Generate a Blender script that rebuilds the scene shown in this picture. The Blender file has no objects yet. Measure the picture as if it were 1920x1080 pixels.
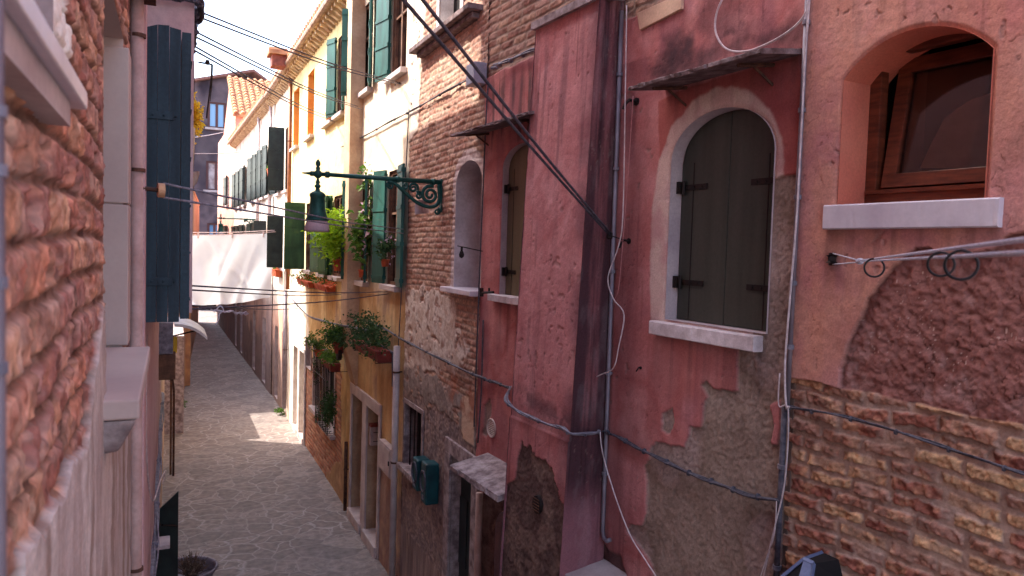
import bpy, math, random
import numpy as np
from mathutils import Vector, Matrix
R = math.radians
scene = bpy.context.scene
COL = scene.collection

# ------------------------------------------------------------------ camera, sky, sun, exposure
F = 1400.0                       # focal length in pixels of the 1920 px wide photograph
CAMLOC = Vector((0, 0, 4.63))
YAW, PITCH, ROLL = R(24.6), R(2.9), 0.03
cam = bpy.data.cameras.new('camera')
camo = bpy.data.objects.new('camera', cam); COL.objects.link(camo)
cam.sensor_width = 36; cam.lens = 36 * F / 1920
cam.clip_start = 0.02; cam.clip_end = 900
cam.dof.use_dof = True; cam.dof.focus_distance = 7.0; cam.dof.aperture_fstop = 7.5
CM = Matrix.Rotation(-YAW, 4, 'Z') @ Matrix.Rotation(R(90) - PITCH, 4, 'X') @ Matrix.Rotation(ROLL, 4, 'Z')
camo.matrix_world = Matrix.Translation(CAMLOC) @ CM
scene.camera = camo
SUN_AZ, SUN_EL = R(33), R(50)    # azimuth measured from -X (left) towards +Y (ahead)
w = bpy.data.worlds.new('World'); scene.world = w; w.use_nodes = True
nt = w.node_tree; bg = nt.nodes['Background']
sky = nt.nodes.new('ShaderNodeTexSky'); sky.sky_type = 'NISHITA'; sky.sun_disc = False
sky.sun_elevation = SUN_EL; sky.sun_rotation = -(R(90) - SUN_AZ)
sky.air_density = 1.0; sky.dust_density = 3.0; sky.ozone_density = 1.0
nt.links.new(sky.outputs[0], bg.inputs[0]); bg.inputs[1].default_value = 0.15
sl = bpy.data.lights.new('sun', 'SUN'); sl.energy = 2.0; sl.angle = R(0.5); sl.color = (1.0, 0.93, 0.82)
so = bpy.data.objects.new('sun', sl); COL.objects.link(so)
so.location = (-20, 15, 30)
SD = Vector((-math.cos(SUN_AZ) * math.cos(SUN_EL), math.sin(SUN_AZ) * math.cos(SUN_EL), math.sin(SUN_EL)))
so.rotation_euler = SD.to_track_quat('Z', 'Y').to_euler()
scene.view_settings.view_transform = 'Standard'; scene.view_settings.look = 'None'
scene.view_settings.exposure = 2.42; scene.view_settings.gamma = 1.0
scene.cycles.max_bounces = 8; scene.cycles.diffuse_bounces = 5

# ------------------------------------------------------------------ helpers
def C(r, g, b):
    f = lambda c: (c / 255 / 12.92) if c / 255 <= .04045 else ((c / 255 + .055) / 1.055) ** 2.4
    return np.array([f(r), f(g), f(b)])

def ray(px, py):
    d = Vector(((px - 960) / F, -(py - 540) / F, -1))
    return (CM.to_3x3() @ d).normalized()

def onX(px, py, X):                      # point of a sight line at a given X / Y / height
    r = ray(px, py); return CAMLOC + r * (X / r.x)
def onY(px, py, Y):
    r = ray(px, py); return CAMLOC + r * (Y / r.y)
def onZ(px, py, Z=0):
    r = ray(px, py); return CAMLOC + r * ((Z - CAMLOC.z) / r.z)

class Wall:
    """a vertical wall plane: u runs along it, n stands out of it into the alley, z is height"""
    def __init__(s, O, d, flip=1):
        s.O = Vector((O[0], O[1], 0)); s.d = Vector((d[0], d[1], 0)).normalized()
        s.n = Vector((-s.d.y, s.d.x, 0)) * flip
    def pt(s, u, n, z): return s.O + s.d * u + s.n * n + Vector((0, 0, z))
    def uz(s, px, py, n=0.0):
        r = ray(px, py); o = s.O + s.n * n
        t = (o - CAMLOC).dot(s.n) / r.dot(s.n); p = CAMLOC + r * t
        return ((p - s.O).dot(s.d), p.z)
    def u(s, px, py=450, n=0.0): return s.uz(px, py, n)[0]
    def z(s, px, py, n=0.0): return s.uz(px, py, n)[1]
    def at(s, px, py, n=0.0):
        a = s.uz(px, py, n); return s.pt(a[0], n, a[1])

class MB:
    def __init__(s): s.v = []; s.f = []
    def add(s, vs, fs):
        k = len(s.v); s.v += [tuple(v) for v in vs]; s.f += [tuple(i + k for i in f) for f in fs]; return s
    def hexa(s, p):
        return s.add(p, [(0, 3, 2, 1), (4, 5, 6, 7), (0, 1, 5, 4), (1, 2, 6, 5), (2, 3, 7, 6), (3, 0, 4, 7)])
    def box(s, x0, x1, y0, y1, z0, z1):
        return s.hexa([(x0, y0, z0), (x1, y0, z0), (x1, y1, z0), (x0, y1, z0), (x0, y0, z1), (x1, y0, z1), (x1, y1, z1), (x0, y1, z1)])
    def wbox(s, W, u0, u1, n0, n1, z0, z1):
        c = [(u0, n0), (u1, n0), (u1, n1), (u0, n1)]
        return s.hexa([W.pt(a, b, z0) for a, b in c] + [W.pt(a, b, z1) for a, b in c])
    def tube(s, pts, r, seg=6, r2=None):
        pts = [Vector(p) for p in pts]; n = len(pts)
        if n < 2: return s
        vs = []; up = Vector((0.0123, .021, 1)).normalized(); prev = None
        for i, p in enumerate(pts):
            t = (pts[min(i + 1, n - 1)] - pts[max(i - 1, 0)])
            t = t.normalized() if t.length > 1e-9 else Vector((0, 0, 1))
            if prev is None:
                a = t.cross(up)
                if a.length < .05: a = t.cross(Vector((1, 0, 0)))
            else: a = prev - t * prev.dot(t)
            a.normalize(); prev = a; b = t.cross(a)
            rr = r if r2 is None else r + (r2 - r) * i / (n - 1)
            vs += [p + (a * math.cos(2 * math.pi * k / seg) + b * math.sin(2 * math.pi * k / seg)) * rr for k in range(seg)]
        fs = [(i * seg + k, i * seg + (k + 1) % seg, (i + 1) * seg + (k + 1) % seg, (i + 1) * seg + k) for i in range(n - 1) for k in range(seg)]
        fs += [tuple(range(seg))[::-1], tuple((n - 1) * seg + k for k in range(seg))]
        return s.add(vs, fs)
    def lathe(s, c, prof, seg=20, caps=True):
        c = Vector(c); vs = []; n = len(prof)
        for r, z in prof: vs += [c + Vector((r * math.cos(2 * math.pi * k / seg), r * math.sin(2 * math.pi * k / seg), z)) for k in range(seg)]
        fs = [(i * seg + k, i * seg + (k + 1) % seg, (i + 1) * seg + (k + 1) % seg, (i + 1) * seg + k) for i in range(n - 1) for k in range(seg)]
        if caps: fs += [tuple(range(seg))[::-1], tuple((n - 1) * seg + k for k in range(seg))]
        return s.add(vs, fs)
    def prism(s, W, poly, n0, n1):
        k = len(poly)
        vs = [W.pt(a, n0, b) for a, b in poly] + [W.pt(a, n1, b) for a, b in poly]
        fs = [tuple(range(k))[::-1], tuple(range(k, 2 * k))] + [(i, (i + 1) % k, k + (i + 1) % k, k + i) for i in range(k)]
        return s.add(vs, fs)
    def reveal(s, W, poly, n0, n1):              # only the inner sides of an opening
        k = len(poly)
        vs = [W.pt(a, n0, b) for a, b in poly] + [W.pt(a, n1, b) for a, b in poly]
        return s.add(vs, [(i, (i + 1) % k, k + (i + 1) % k, k + i) for i in range(k)])
    def build(s, name, mat, parent=None, smooth=False, bevel=0):
        root = parent
        while root is not None and root.parent is not None: root = root.parent
        off = Vector((0, 0, 0))
        if parent is None:
            a = np.array(s.v); off = Vector(((a[:, 0].min() + a[:, 0].max()) / 2, (a[:, 1].min() + a[:, 1].max()) / 2, a[:, 2].min()))
        else: off = root.location
        me = bpy.data.meshes.new(name); me.from_pydata([tuple(Vector(v) - off) for v in s.v], [], s.f); me.update()
        o = bpy.data.objects.new(name, me); COL.objects.link(o)
        if parent is None: o.location = off
        else: o.parent = parent
        if mat: me.materials.append(mat)
        if smooth: me.polygons.foreach_set('use_smooth', [True] * len(me.polygons))
        if bevel:
            m = o.modifiers.new('bevel', 'BEVEL'); m.width = bevel; m.segments = 2; m.limit_method = 'ANGLE'
        return o

def tag(o, label, cat=None, group=None, kind=None):
    if label: o['label'] = label
    if cat: o['category'] = cat
    if group: o['group'] = group
    if kind: o['kind'] = kind
    return o
def thing(name, label, cat, loc=(0, 0, 0), group=None):
    o = bpy.data.objects.new(name, None); COL.objects.link(o); o.location = loc; o.empty_display_size = .1
    return tag(o, label, cat, group)

# noise on numpy arrays
_rt = np.random.RandomState(7).rand(256, 256)
def vn(x, y, seed=0):
    xi = np.floor(x).astype(int); yi = np.floor(y).astype(int); fx = x - xi; fy = y - yi
    fx = fx * fx * (3 - 2 * fx); fy = fy * fy * (3 - 2 * fy)
    g = lambda a, b: _rt[(a + seed * 37) & 255, (b + seed * 101) & 255]
    return (g(xi, yi) * (1 - fx) + g(xi + 1, yi) * fx) * (1 - fy) + (g(xi, yi + 1) * (1 - fx) + g(xi + 1, yi + 1) * fx) * fy
def fbm(x, y, sc, oc=4, seed=0):
    t = 0; a = 1; s = 0
    for i in range(oc):
        t = t + a * vn(x * sc + 11.3 * i, y * sc + 5.7 * i, seed + i); s += a; a *= .55; sc *= 2.03
    return t / s
def sm(a, b, x): t = np.clip((x - a) / (b - a), 0, 1); return t * t * (3 - 2 * t)
def hsh(a, b, k=0):
    t = np.sin(a * 127.1 + b * 311.7 + k * 74.7) * 43758.5453; return t - np.floor(t)
def sdf(U, Z, poly):                     # signed distance to a polygon (negative inside), and nearest points
    P = np.array(poly, float); Q = np.roll(P, -1, 0); best = np.full(U.shape, 1e9); bu = U.copy(); bz = Z.copy(); ins = np.zeros(U.shape, bool)
    for (a, b), (c, d) in zip(P, Q):
        ex, ez = c - a, d - b; L = ex * ex + ez * ez + 1e-12
        t = np.clip(((U - a) * ex + (Z - b) * ez) / L, 0, 1); qx = a + t * ex; qz = b + t * ez
        D = (U - qx) ** 2 + (Z - qz) ** 2; m = D < best; best = np.where(m, D, best); bu = np.where(m, qx, bu); bz = np.where(m, qz, bz)
        if d != b: ins ^= ((b > Z) != (d > Z)) & (U < (c - a) * (Z - b) / (d - b) + a)
    D = np.sqrt(best); return np.where(ins, -D, D), bu, bz
def mask(U, Z, poly, rag=.02, soft=.004, sc=14, seed=3):
    """1 inside a ragged patch"""
    s, _, _ = sdf(U, Z, poly); s = s + (fbm(U, Z, sc, 4, seed) - .5) * 2 * rag
    return 1 - sm(-soft, soft, s)
def mix(a, b, m): m = m[..., None]; return a * (1 - m) + b * m
def solid(U, c): return np.zeros(U.shape + (3,)) + c
def mott(U, Z, cols, sc, seed=0):         # mottle between colours
    t = np.clip((fbm(U, Z, sc, 4, seed) - .25) * 2, 0, .999) * (len(cols) - 1)
    c = np.array(cols); i = t.astype(int); f = (t - i)[..., None]
    return c[i] * (1 - f) + c[np.minimum(i + 1, len(cols) - 1)] * f

def bricks(U, Z, L, H, mort, seed=0, wob=.012, rough=.005):
    zz = Z + wob * (fbm(U, Z, 1.6, 2, seed) - .5) * 2
    row = np.floor(zz / H); fr = zz / H - row
    uu = U / L + hsh(row, row * 0, seed) * 3 + .35 * (vn(U / L * .8, row * 3.3, seed + 5) - .5)
    col = np.floor(uu); fc = uu - col
    jit = (hsh(row, col, seed + 4) - .5) * .02 
    d = np.minimum(np.minimum(fc, 1 - fc) * L, np.minimum(fr, 1 - fr) * H) - mort / 2 + (fbm(U, Z, 30, 3, seed + 2) - .5) * 2 * rough + jit * .25
    return sm(-.002, .007, d), hsh(row, col, seed), hsh(row, col, seed + 1), hsh(row, col, seed + 2)

def age(U, Z, b, h, seed, dark=.55, cr=1.0, chip=.7):
    """hairline cracks, small chips down to the grey undercoat, and fine vertical drip marks"""
    n = fbm(U * 1.2, Z, 1.7, 5, seed); c = (1 - sm(.0, .0025, np.abs(n - .5))) * sm(.46, .54, fbm(U, Z, 1.1, 2, seed + 1)) * cr
    n2 = fbm(U, Z, 4.5, 4, seed + 2); c2 = (1 - sm(.0, .004, np.abs(n2 - .52))) * sm(.55, .62, fbm(U, Z, 1.6, 2, seed + 3)) * cr
    c = np.maximum(c, c2 * .7); b = b * (1 - dark * c)[..., None]; h = h - .004 * c
    k = sm(.815, .835, vn(U * 17, Z * 17, seed + 4) * .6 + fbm(U, Z, 40, 2, seed + 5) * .4 + (fbm(U, Z, 1.3, 2, seed + 6) - .5) * .35)
    b = mix(b, solid(U, C(150, 118, 106)), k * chip); h = h - .005 * k
    d = sm(.60, .74, fbm(U * 22, Z * .9, 1.4, 3, seed + 7)) * sm(.45, .6, fbm(U, Z, .9, 2, seed + 8)); b = b * (1 - .26 * d)[..., None]
    g = fbm(U, Z, 55, 3, seed + 9); w_ = sm(.56, .7, fbm(U, Z, 3.1, 4, seed + 10)); b = mix(b, b * 1.0 + .10, w_ * .28)
    return h + (g - .5) * .002, b * (.86 + .28 * g)[..., None]

def drips(U, Z, b, u0, u1, ztop, L, seed, c=(84, 60, 60), a=.38):
    f = sm(ztop - L, ztop, Z) * (Z < ztop) * sm(u0 - .04, u0 + .02, U) * sm(u1 + .04, u1 - .02, U); e = np.maximum(np.exp(-((U - u0) / .05) ** 2), np.exp(-((U - u1) / .05) ** 2))
    return mix(b, solid(U, C(*c)), np.clip(f * (sm(.45, .7, fbm(U * 20, Z * .5, 1.1, 3, seed)) * .8 + e * .7), 0, 1) * a)
def chipbox(W, u0, u1, n0, n1, z0, z1, seed=0, amp=.004):
    """a worn stone slab: a box whose edges wander and have lost small chips"""
    rr = random.Random(seed); b = MB(); N = max(8, int((u1 - u0) / .018)); sec = [(n0, z0), (n1 - .006, z0), (n1, z0 + .006), (n1, z1 - .007), (n1 - .007, z1), (n0, z1)]; vs = []
    off = [[0] * 6 for _ in range(N + 1)]; cur = [0] * 6
    for i in range(N + 1):
        for k in range(6): cur[k] = cur[k] * .75 + rr.gauss(0, amp * .4)
        off[i] = [c - (rr.random() < .04) * amp * 2 for c in cur]
    for i in range(N + 1):
        u = u0 + (u1 - u0) * i / N; o = off[i]
        for k, (n, z) in enumerate(sec):
            dn = o[k] if k in (1, 2, 3, 4) else 0; dz = (o[k] * .6 if k in (3, 4) else -o[k] * .6 if k in (1, 2) else 0); vs.append(W.pt(u, n + dn - abs(dn) * .5, z + dz * .6))
    fs = [(i * 6 + k, i * 6 + (k + 1) % 6, (i + 1) * 6 + (k + 1) % 6, (i + 1) * 6 + k) for i in range(N) for k in range(6)] + [tuple(range(6))[::-1], tuple(N * 6 + k for k in range(6))]
    return b.add(vs, fs)

def wallmesh(name, W, us, zs, fn, mat, parent, holes=()):
    U, Z = np.meshgrid(np.array(us, float), np.array(zs, float)); h, col = fn(U, Z)
    du = np.abs(np.gradient(U, axis=1)); dz = np.abs(np.gradient(Z, axis=0)); cell = np.minimum(du, dz) * .5 + np.maximum(du, dz) * .25
    S = np.full(U.shape, 9.0)
    for poly in holes:
        p = np.array(poly); m = (U > p[:, 0].min() - .1) & (U < p[:, 0].max() + .1) & (Z > p[:, 1].min() - .1) & (Z < p[:, 1].max() + .1)
        if not m.any(): continue
        s, bu, bz = sdf(U[m], Z[m], poly)
        near = np.abs(s) < cell[m]; uu = U[m]; zz = Z[m]
        uu[near] = bu[near]; zz[near] = bz[near]; s[near] = 0; U[m] = uu; Z[m] = zz; S[m] = np.minimum(S[m], s)
    h = h * sm(0, .025, S)
    o = np.array(W.O); d = np.array(W.d); n = np.array(W.n)
    V = o + U[..., None] * d + h[..., None] * n; V[..., 2] = Z
    R_, C_ = U.shape; idx = np.arange(R_ * C_).reshape(R_, C_)
    q = np.stack([idx[:-1, :-1], idx[:-1, 1:], idx[1:, 1:], idx[1:, :-1]], -1).reshape(-1, 4)
    keep = S.reshape(-1)[q].mean(1) > 1e-9; q = q[keep]
    e = Vector(V[0, 1] - V[0, 0]).cross(Vector(V[1, 0] - V[0, 0]))
    if e.dot(W.n) < 0: q = q[:, ::-1]
    used, inv = np.unique(q, return_inverse=True); q = inv.reshape(-1, 4); V = V.reshape(-1, 3)[used]; cc = col.reshape(-1, 3)[used]; lum = cc @ np.array([.3, .59, .11]); cc = np.clip(lum[:, None] + (cc - lum[:, None]) * (.72 if mat is M['wall'] else .88), .003, .95)
    root = parent
    while root.parent: root = root.parent
    V = V - np.array(root.location)
    me = bpy.data.meshes.new(name); me.vertices.add(len(V)); me.vertices.foreach_set('co', V.astype(np.float32).ravel())
    me.loops.add(q.size); me.loops.foreach_set('vertex_index', q.astype(np.int32).ravel())
    me.polygons.add(len(q)); me.polygons.foreach_set('loop_start', np.arange(0, q.size, 4, dtype=np.int32)); me.polygons.foreach_set('loop_total', np.full(len(q), 4, dtype=np.int32))
    me.polygons.foreach_set('use_smooth', np.ones(len(q), dtype=bool)); me.update(calc_edges=True)
    a = me.color_attributes.new('Col', 'FLOAT_COLOR', 'POINT'); a.data.foreach_set('color', np.c_[cc, np.ones(len(cc))].astype(np.float32).ravel())
    ob = bpy.data.objects.new(name, me); COL.objects.link(ob); me.materials.append(mat); ob.parent = parent
    return ob

def rect(u0, u1, z0, z1): return [(u0, z0), (u1, z0), (u1, z1), (u0, z1)]
def arch(u0, u1, z0, zs, zt, k=18):
    c = (u0 + u1) / 2; a = (u1 - u0) / 2; b = zt - zs
    return [(u0, z0), (u1, z0)] + [(c + a * math.cos(math.pi * i / k), zs + b * math.sin(math.pi * i / k)) for i in range(k + 1)]
def rectpx(W, x0, x1, y0, y1, n=0):      # a true rectangle on the wall from two columns and the mid-line heights
    u0 = W.u(x0, (y0 + y1) / 2, n); u1 = W.u(x1, (y0 + y1) / 2, n); xm = (x0 + x1) / 2
    z0 = W.z(xm, y1, n); z1 = W.z(xm, y0, n)
    return (min(u0, u1), max(u0, u1), min(z0, z1), max(z0, z1))
def fine(lo, hi, step, out_lo, out_hi, big=.35):
    a = list(np.arange(lo, hi, step)); b = list(np.arange(out_lo, lo - step * .5, big)); c = list(np.arange(hi, out_hi + big, big))
    return b + a + c
def upx(W, x0, x1, step, lo=None, hi=None):
    us = sorted(W.u(x, 450) for x in np.arange(min(x0, x1), max(x0, x1) + .01, step))
    if lo is not None: us = list(np.linspace(lo, us[0], 8)[:-1]) + us
    if hi is not None: us = us + list(np.linspace(us[-1], hi, 8)[1:])
    return us

# ------------------------------------------------------------------ materials
def mat(name, c1, c2=None, sc=6.0, rough=.85, metal=0, bump=.15, bsc=60, attr=False, var=.12, dist=.004, trans=None, spec=.3, streak=0, alpha=None):
    m = bpy.data.materials.new(name); m.use_nodes = True; n = m.node_tree.nodes; l = m.node_tree.links; p = n['Principled BSDF']
    p.inputs['Roughness'].default_value = rough; p.inputs['Metallic'].default_value = metal; p.inputs['Specular IOR Level'].default_value = spec
    tc = n.new('ShaderNodeTexCoord'); nz = n.new('ShaderNodeTexNoise'); nz.inputs['Scale'].default_value = sc; nz.inputs['Detail'].default_value = 6
    mp = n.new('ShaderNodeMapping'); l.new(tc.outputs['Object'], mp.inputs[0]); l.new(mp.outputs[0], nz.inputs[0])
    if streak: mp.inputs['Scale'].default_value = (1, 1, 1 / streak)
    if attr: at = n.new('ShaderNodeAttribute'); at.attribute_name = 'Col'; base = at.outputs['Color']
    else:
        mx = n.new('ShaderNodeMix'); mx.data_type = 'RGBA'; c2 = c1 if c2 is None else c2
        mx.inputs['A'].default_value = (*c1, 1); mx.inputs['B'].default_value = (*c2, 1)
        rp = n.new('ShaderNodeMapRange'); rp.inputs[1].default_value = .35; rp.inputs[2].default_value = .65; l.new(nz.outputs[0], rp.inputs[0]); l.new(rp.outputs[0], mx.inputs['Factor']); base = mx.outputs['Result']
    nf = n.new('ShaderNodeTexNoise'); nf.inputs['Scale'].default_value = bsc; nf.inputs['Detail'].default_value = 5; nf.inputs['Roughness'].default_value = .65; l.new(tc.outputs['Object'], nf.inputs[0])
    mr = n.new('ShaderNodeMapRange'); mr.inputs[1].default_value = .3; mr.inputs[2].default_value = .7; mr.inputs[3].default_value = 1 - var; mr.inputs[4].default_value = 1 + var; l.new(nf.outputs[0], mr.inputs[0])
    vm = n.new('ShaderNodeVectorMath'); vm.operation = 'SCALE'; l.new(base, vm.inputs[0]); l.new(mr.outputs[0], vm.inputs['Scale']); l.new(vm.outputs[0], p.inputs['Base Color'])
    if bump:
        b = n.new('ShaderNodeBump'); b.inputs['Strength'].default_value = bump; b.inputs['Distance'].default_value = dist; l.new(nf.outputs[0], b.inputs['Height']); l.new(b.outputs[0], p.inputs['Normal'])
    if trans:                                  # thin translucent sheet
        t = n.new('ShaderNodeBsdfTranslucent'); l.new(vm.outputs[0], t.inputs[0]); ms = n.new('ShaderNodeMixShader'); ms.inputs[0].default_value = trans
        l.new(p.outputs[0], ms.inputs[1]); l.new(t.outputs[0], ms.inputs[2]); l.new(ms.outputs[0], n['Material Output'].inputs[0])
    return m
M = {}
M['wall'] = mat('weathered wall', None, attr=True, var=.16, bump=.5, bsc=95, dist=.004, rough=.92, spec=.15)
M['wallfar'] = mat('weathered far wall', None, attr=True, var=.1, bump=.4, bsc=22, dist=.01, rough=.92, spec=.15)
M['stone'] = mat('istrian stone', C(196, 180, 176), C(170, 152, 150), 5, .7, bump=.25, bsc=70, var=.1)
M['sillpaint'] = mat('weathered white sill', C(214, 198, 200), C(186, 168, 168), 12, .7, bump=.4, bsc=90, var=.12)
M['stonedirty'] = mat('stained stone', C(176, 158, 156), C(116, 98, 98), 11, .85, bump=.5, bsc=60, var=.2)
M['lead'] = mat('weathered slab', C(132, 112, 112), C(84, 62, 60), 11, .8, bump=.5, bsc=80, var=.25)
M['shutgrey'] = mat('olive grey shutter paint', C(64, 62, 56), C(50, 50, 44), 9, .42, bump=.2, bsc=45, var=.12, streak=14)
M['shutkhaki'] = mat('khaki shutter paint', C(112, 102, 80), C(96, 88, 68), 9, .5, bump=.2, bsc=45, var=.12, streak=14)
M['shutblue'] = mat('blue green shutter paint', C(44, 62, 72), C(26, 40, 50), 26, .6, bump=.5, bsc=60, var=.3, streak=16)
M['shutgreen'] = mat('green shutter paint', C(38, 92, 84), C(26, 68, 62), 8, .55, bump=.2, bsc=40, var=.12, streak=4)
M['shutdark'] = mat('dark green door paint', C(40, 52, 50), C(30, 38, 38), 8, .4, bump=.1, bsc=40, var=.1)
M['shutolive'] = mat('faded green shutter paint', C(62, 98, 62), C(44, 76, 50), 8, .6, bump=.2, bsc=30, var=.1, streak=4)
M['iron'] = mat('black iron', C(38, 34, 36), C(52, 40, 36), 20, .6, .6, bump=.2, bsc=120)
M['rust'] = mat('rusty iron', C(104, 70, 56), C(70, 48, 42), 20, .8, .3, bump=.3, bsc=90)
M['castgreen'] = mat('green cast iron', C(24, 62, 58), C(34, 84, 76), 18, .45, .2, bump=.2, bsc=100, var=.15)
M['lampglass'] = mat('frosted lamp glass', C(214, 190, 196), C(200, 176, 184), 6, .3, bump=0, trans=.35)
M['cable'] = mat('dark cable', C(64, 60, 70), C(92, 86, 94), 30, .6, bump=.1)
M['cablegrey'] = mat('grey cable', C(136, 130, 140), C(96, 90, 100), 25, .55, bump=.1)
M['wire'] = mat('white cable', C(214, 196, 196), C(180, 160, 160), 20, .5, bump=0)
M['wirepink'] = mat('pinkish cable', C(190, 128, 126), C(160, 100, 100), 20, .5, bump=0)
M['rope'] = mat('white rope', C(222, 214, 222), C(180, 172, 184), 160, .7, bump=.4, bsc=250)
M['blackrubber'] = mat('black rubber', C(30, 26, 28), C(42, 36, 38), 20, .5, bump=0)
M['pipegrey'] = mat('grey zinc pipe', C(142, 132, 140), C(112, 100, 108), 5, .5, .3, bump=.1, bsc=40)
M['pipepink'] = mat('painted pink pipe', C(186, 154, 144), C(166, 132, 122), 8, .6, bump=.1, bsc=60)
M['pipebrown'] = mat('copper drainpipe', C(150, 92, 56), C(120, 72, 50), 5, .5, .3, bump=.1)
M['wood'] = mat('varnished brown wood', C(116, 60, 40), C(80, 38, 26), 7, .38, bump=.15, bsc=50, var=.15, streak=.15, spec=.5)
M['woodold'] = mat('old timber', C(120, 86, 66), C(84, 58, 46), 8, .85, bump=.4, bsc=50, var=.2)
M['innerwall'] = mat('rough inner masonry', C(120, 96, 86), C(96, 74, 66), 4, .9)
M['dark'] = mat('dark room', C(28, 22, 24), C(20, 16, 18), 3, .9, bump=0)
M['orangeblind'] = mat('ochre inner blind', C(208, 144, 76), C(188, 122, 60), 3, .8, bump=.1, bsc=30)  # panel closing the opening, coloured like its shaded reveals
M['whitepaint'] = mat('white paint', C(226, 218, 212), C(200, 188, 182), 6, .5, bump=.1)
M['whitemarble'] = mat('pale marble', C(212, 200, 206), C(188, 174, 184), 4, .4, bump=.08, bsc=50, var=.05)
M['roofwood'] = mat('eave plaster', C(214, 192, 158), C(160, 130, 106), 6, .85, bump=.3, bsc=30)
M['gutter'] = mat('metal gutter', C(186, 160, 140), C(140, 110, 96), 8, .5, .3)
M['tile'] = mat('terracotta roof tile', C(206, 154, 112), C(150, 92, 66), 5, .9, bump=.4, bsc=20, var=.25)
M['terracotta'] = mat('terracotta pot', C(196, 92, 56), C(160, 72, 46), 12, .8, bump=.2)
M['redpot'] = mat('dark red planter', C(140, 60, 50), C(110, 44, 40), 12, .7, bump=.2)
M['leaf'] = mat('green leaves', C(96, 128, 48), C(58, 92, 34), 9, .6, bump=0, trans=.3, var=.25)
M['leafdark'] = mat('dark leaves', C(62, 92, 48), C(40, 66, 36), 9, .6, bump=0, trans=.25, var=.25)
M['leafbright'] = mat('fresh bright leaves', C(160, 190, 40), C(112, 156, 36), 9, .6, bump=0, trans=.4, var=.2)
M['leafyellow'] = mat('yellow leaves', C(244, 214, 70), C(226, 184, 60), 9, .6, bump=0, trans=.4, var=.2)
M['flower'] = mat('orange red flowers', C(214, 90, 60), C(190, 120, 80), 20, .6, bump=0, trans=.3)
M['flowerpink'] = mat('pale pink flowers', C(214, 176, 196), C(180, 150, 170), 20, .6, bump=0, trans=.3)
M['drygrass'] = mat('dry stems', C(120, 96, 78), C(84, 60, 52), 20, .8, bump=0)
M['sheet'] = mat('white cotton', C(206, 210, 218), C(200, 204, 212), 4, .8, bump=.05, bsc=200, trans=.3, var=.02)
M['plastic'] = mat('cloudy plastic', C(206, 186, 164), C(186, 150, 130), 20, .4, bump=.2, trans=.3)
M['grate'] = mat('cream plastic', C(206, 190, 182), None, 6, .5, bump=0)
M['meter'] = mat('green blue metal box', C(20, 74, 78), C(16, 52, 58), 6, .45, bump=.1)
M['jbox'] = mat('grey plastic box', C(156, 148, 160), C(138, 130, 142), 6, .5, bump=0)
M['bluehood'] = mat('blue grey metal', C(110, 120, 150), C(84, 92, 124), 8, .4, .3, bump=.05)
M['yellow'] = mat('yellow plastic', C(230, 180, 40), None, 6, .5, bump=0)
def glass(name, c, rough=.03):
    m = bpy.data.materials.new(name); m.use_nodes = True; p = m.node_tree.nodes['Principled BSDF']
    p.inputs['Base Color'].default_value = (*c, 1); p.inputs['Roughness'].default_value = rough; p.inputs['Specular IOR Level'].default_value = 1.0
    nz = m.node_tree.nodes.new('ShaderNodeTexNoise'); nz.inputs['Scale'].default_value = 2.5
    b = m.node_tree.nodes.new('ShaderNodeBump'); b.inputs['Strength'].default_value = .05; m.node_tree.links.new(nz.outputs[0], b.inputs['Height']); m.node_tree.links.new(b.outputs[0], p.inputs['Normal'])
    return m
M['glass'] = glass('window glass', C(34, 26, 26)); M['glassblue'] = glass('glass painted sky blue', C(120, 160, 200), .1)  # blue base colour stands in for reflected sky

# ------------------------------------------------------------------ wall planes
d1 = (-math.sin(R(3.9)), math.cos(R(3.9)))
W1 = Wall((3.3 * math.cos(R(3.9)), 3.3 * math.sin(R(3.9))), d1)               # rose and salmon houses
XR = 2.83
W2 = Wall((XR, 0), (0, 1))                                                # brick, cream, yellow houses
W6 = Wall((XR + .02, 22.9), (-.5, 24))                                      # far houses on the right
WL = Wall((-.15, 0), (0, 1), -1)                                          # near left wall
U_JOINT = W1.u(1497, 400); U_END = W1.u(905, 450); Y_J = W2.u(905, 450)
Y_BC = W2.u(764, 450); Y_CY = 12.65; Y_YW = W2.u(542, 450)

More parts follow.
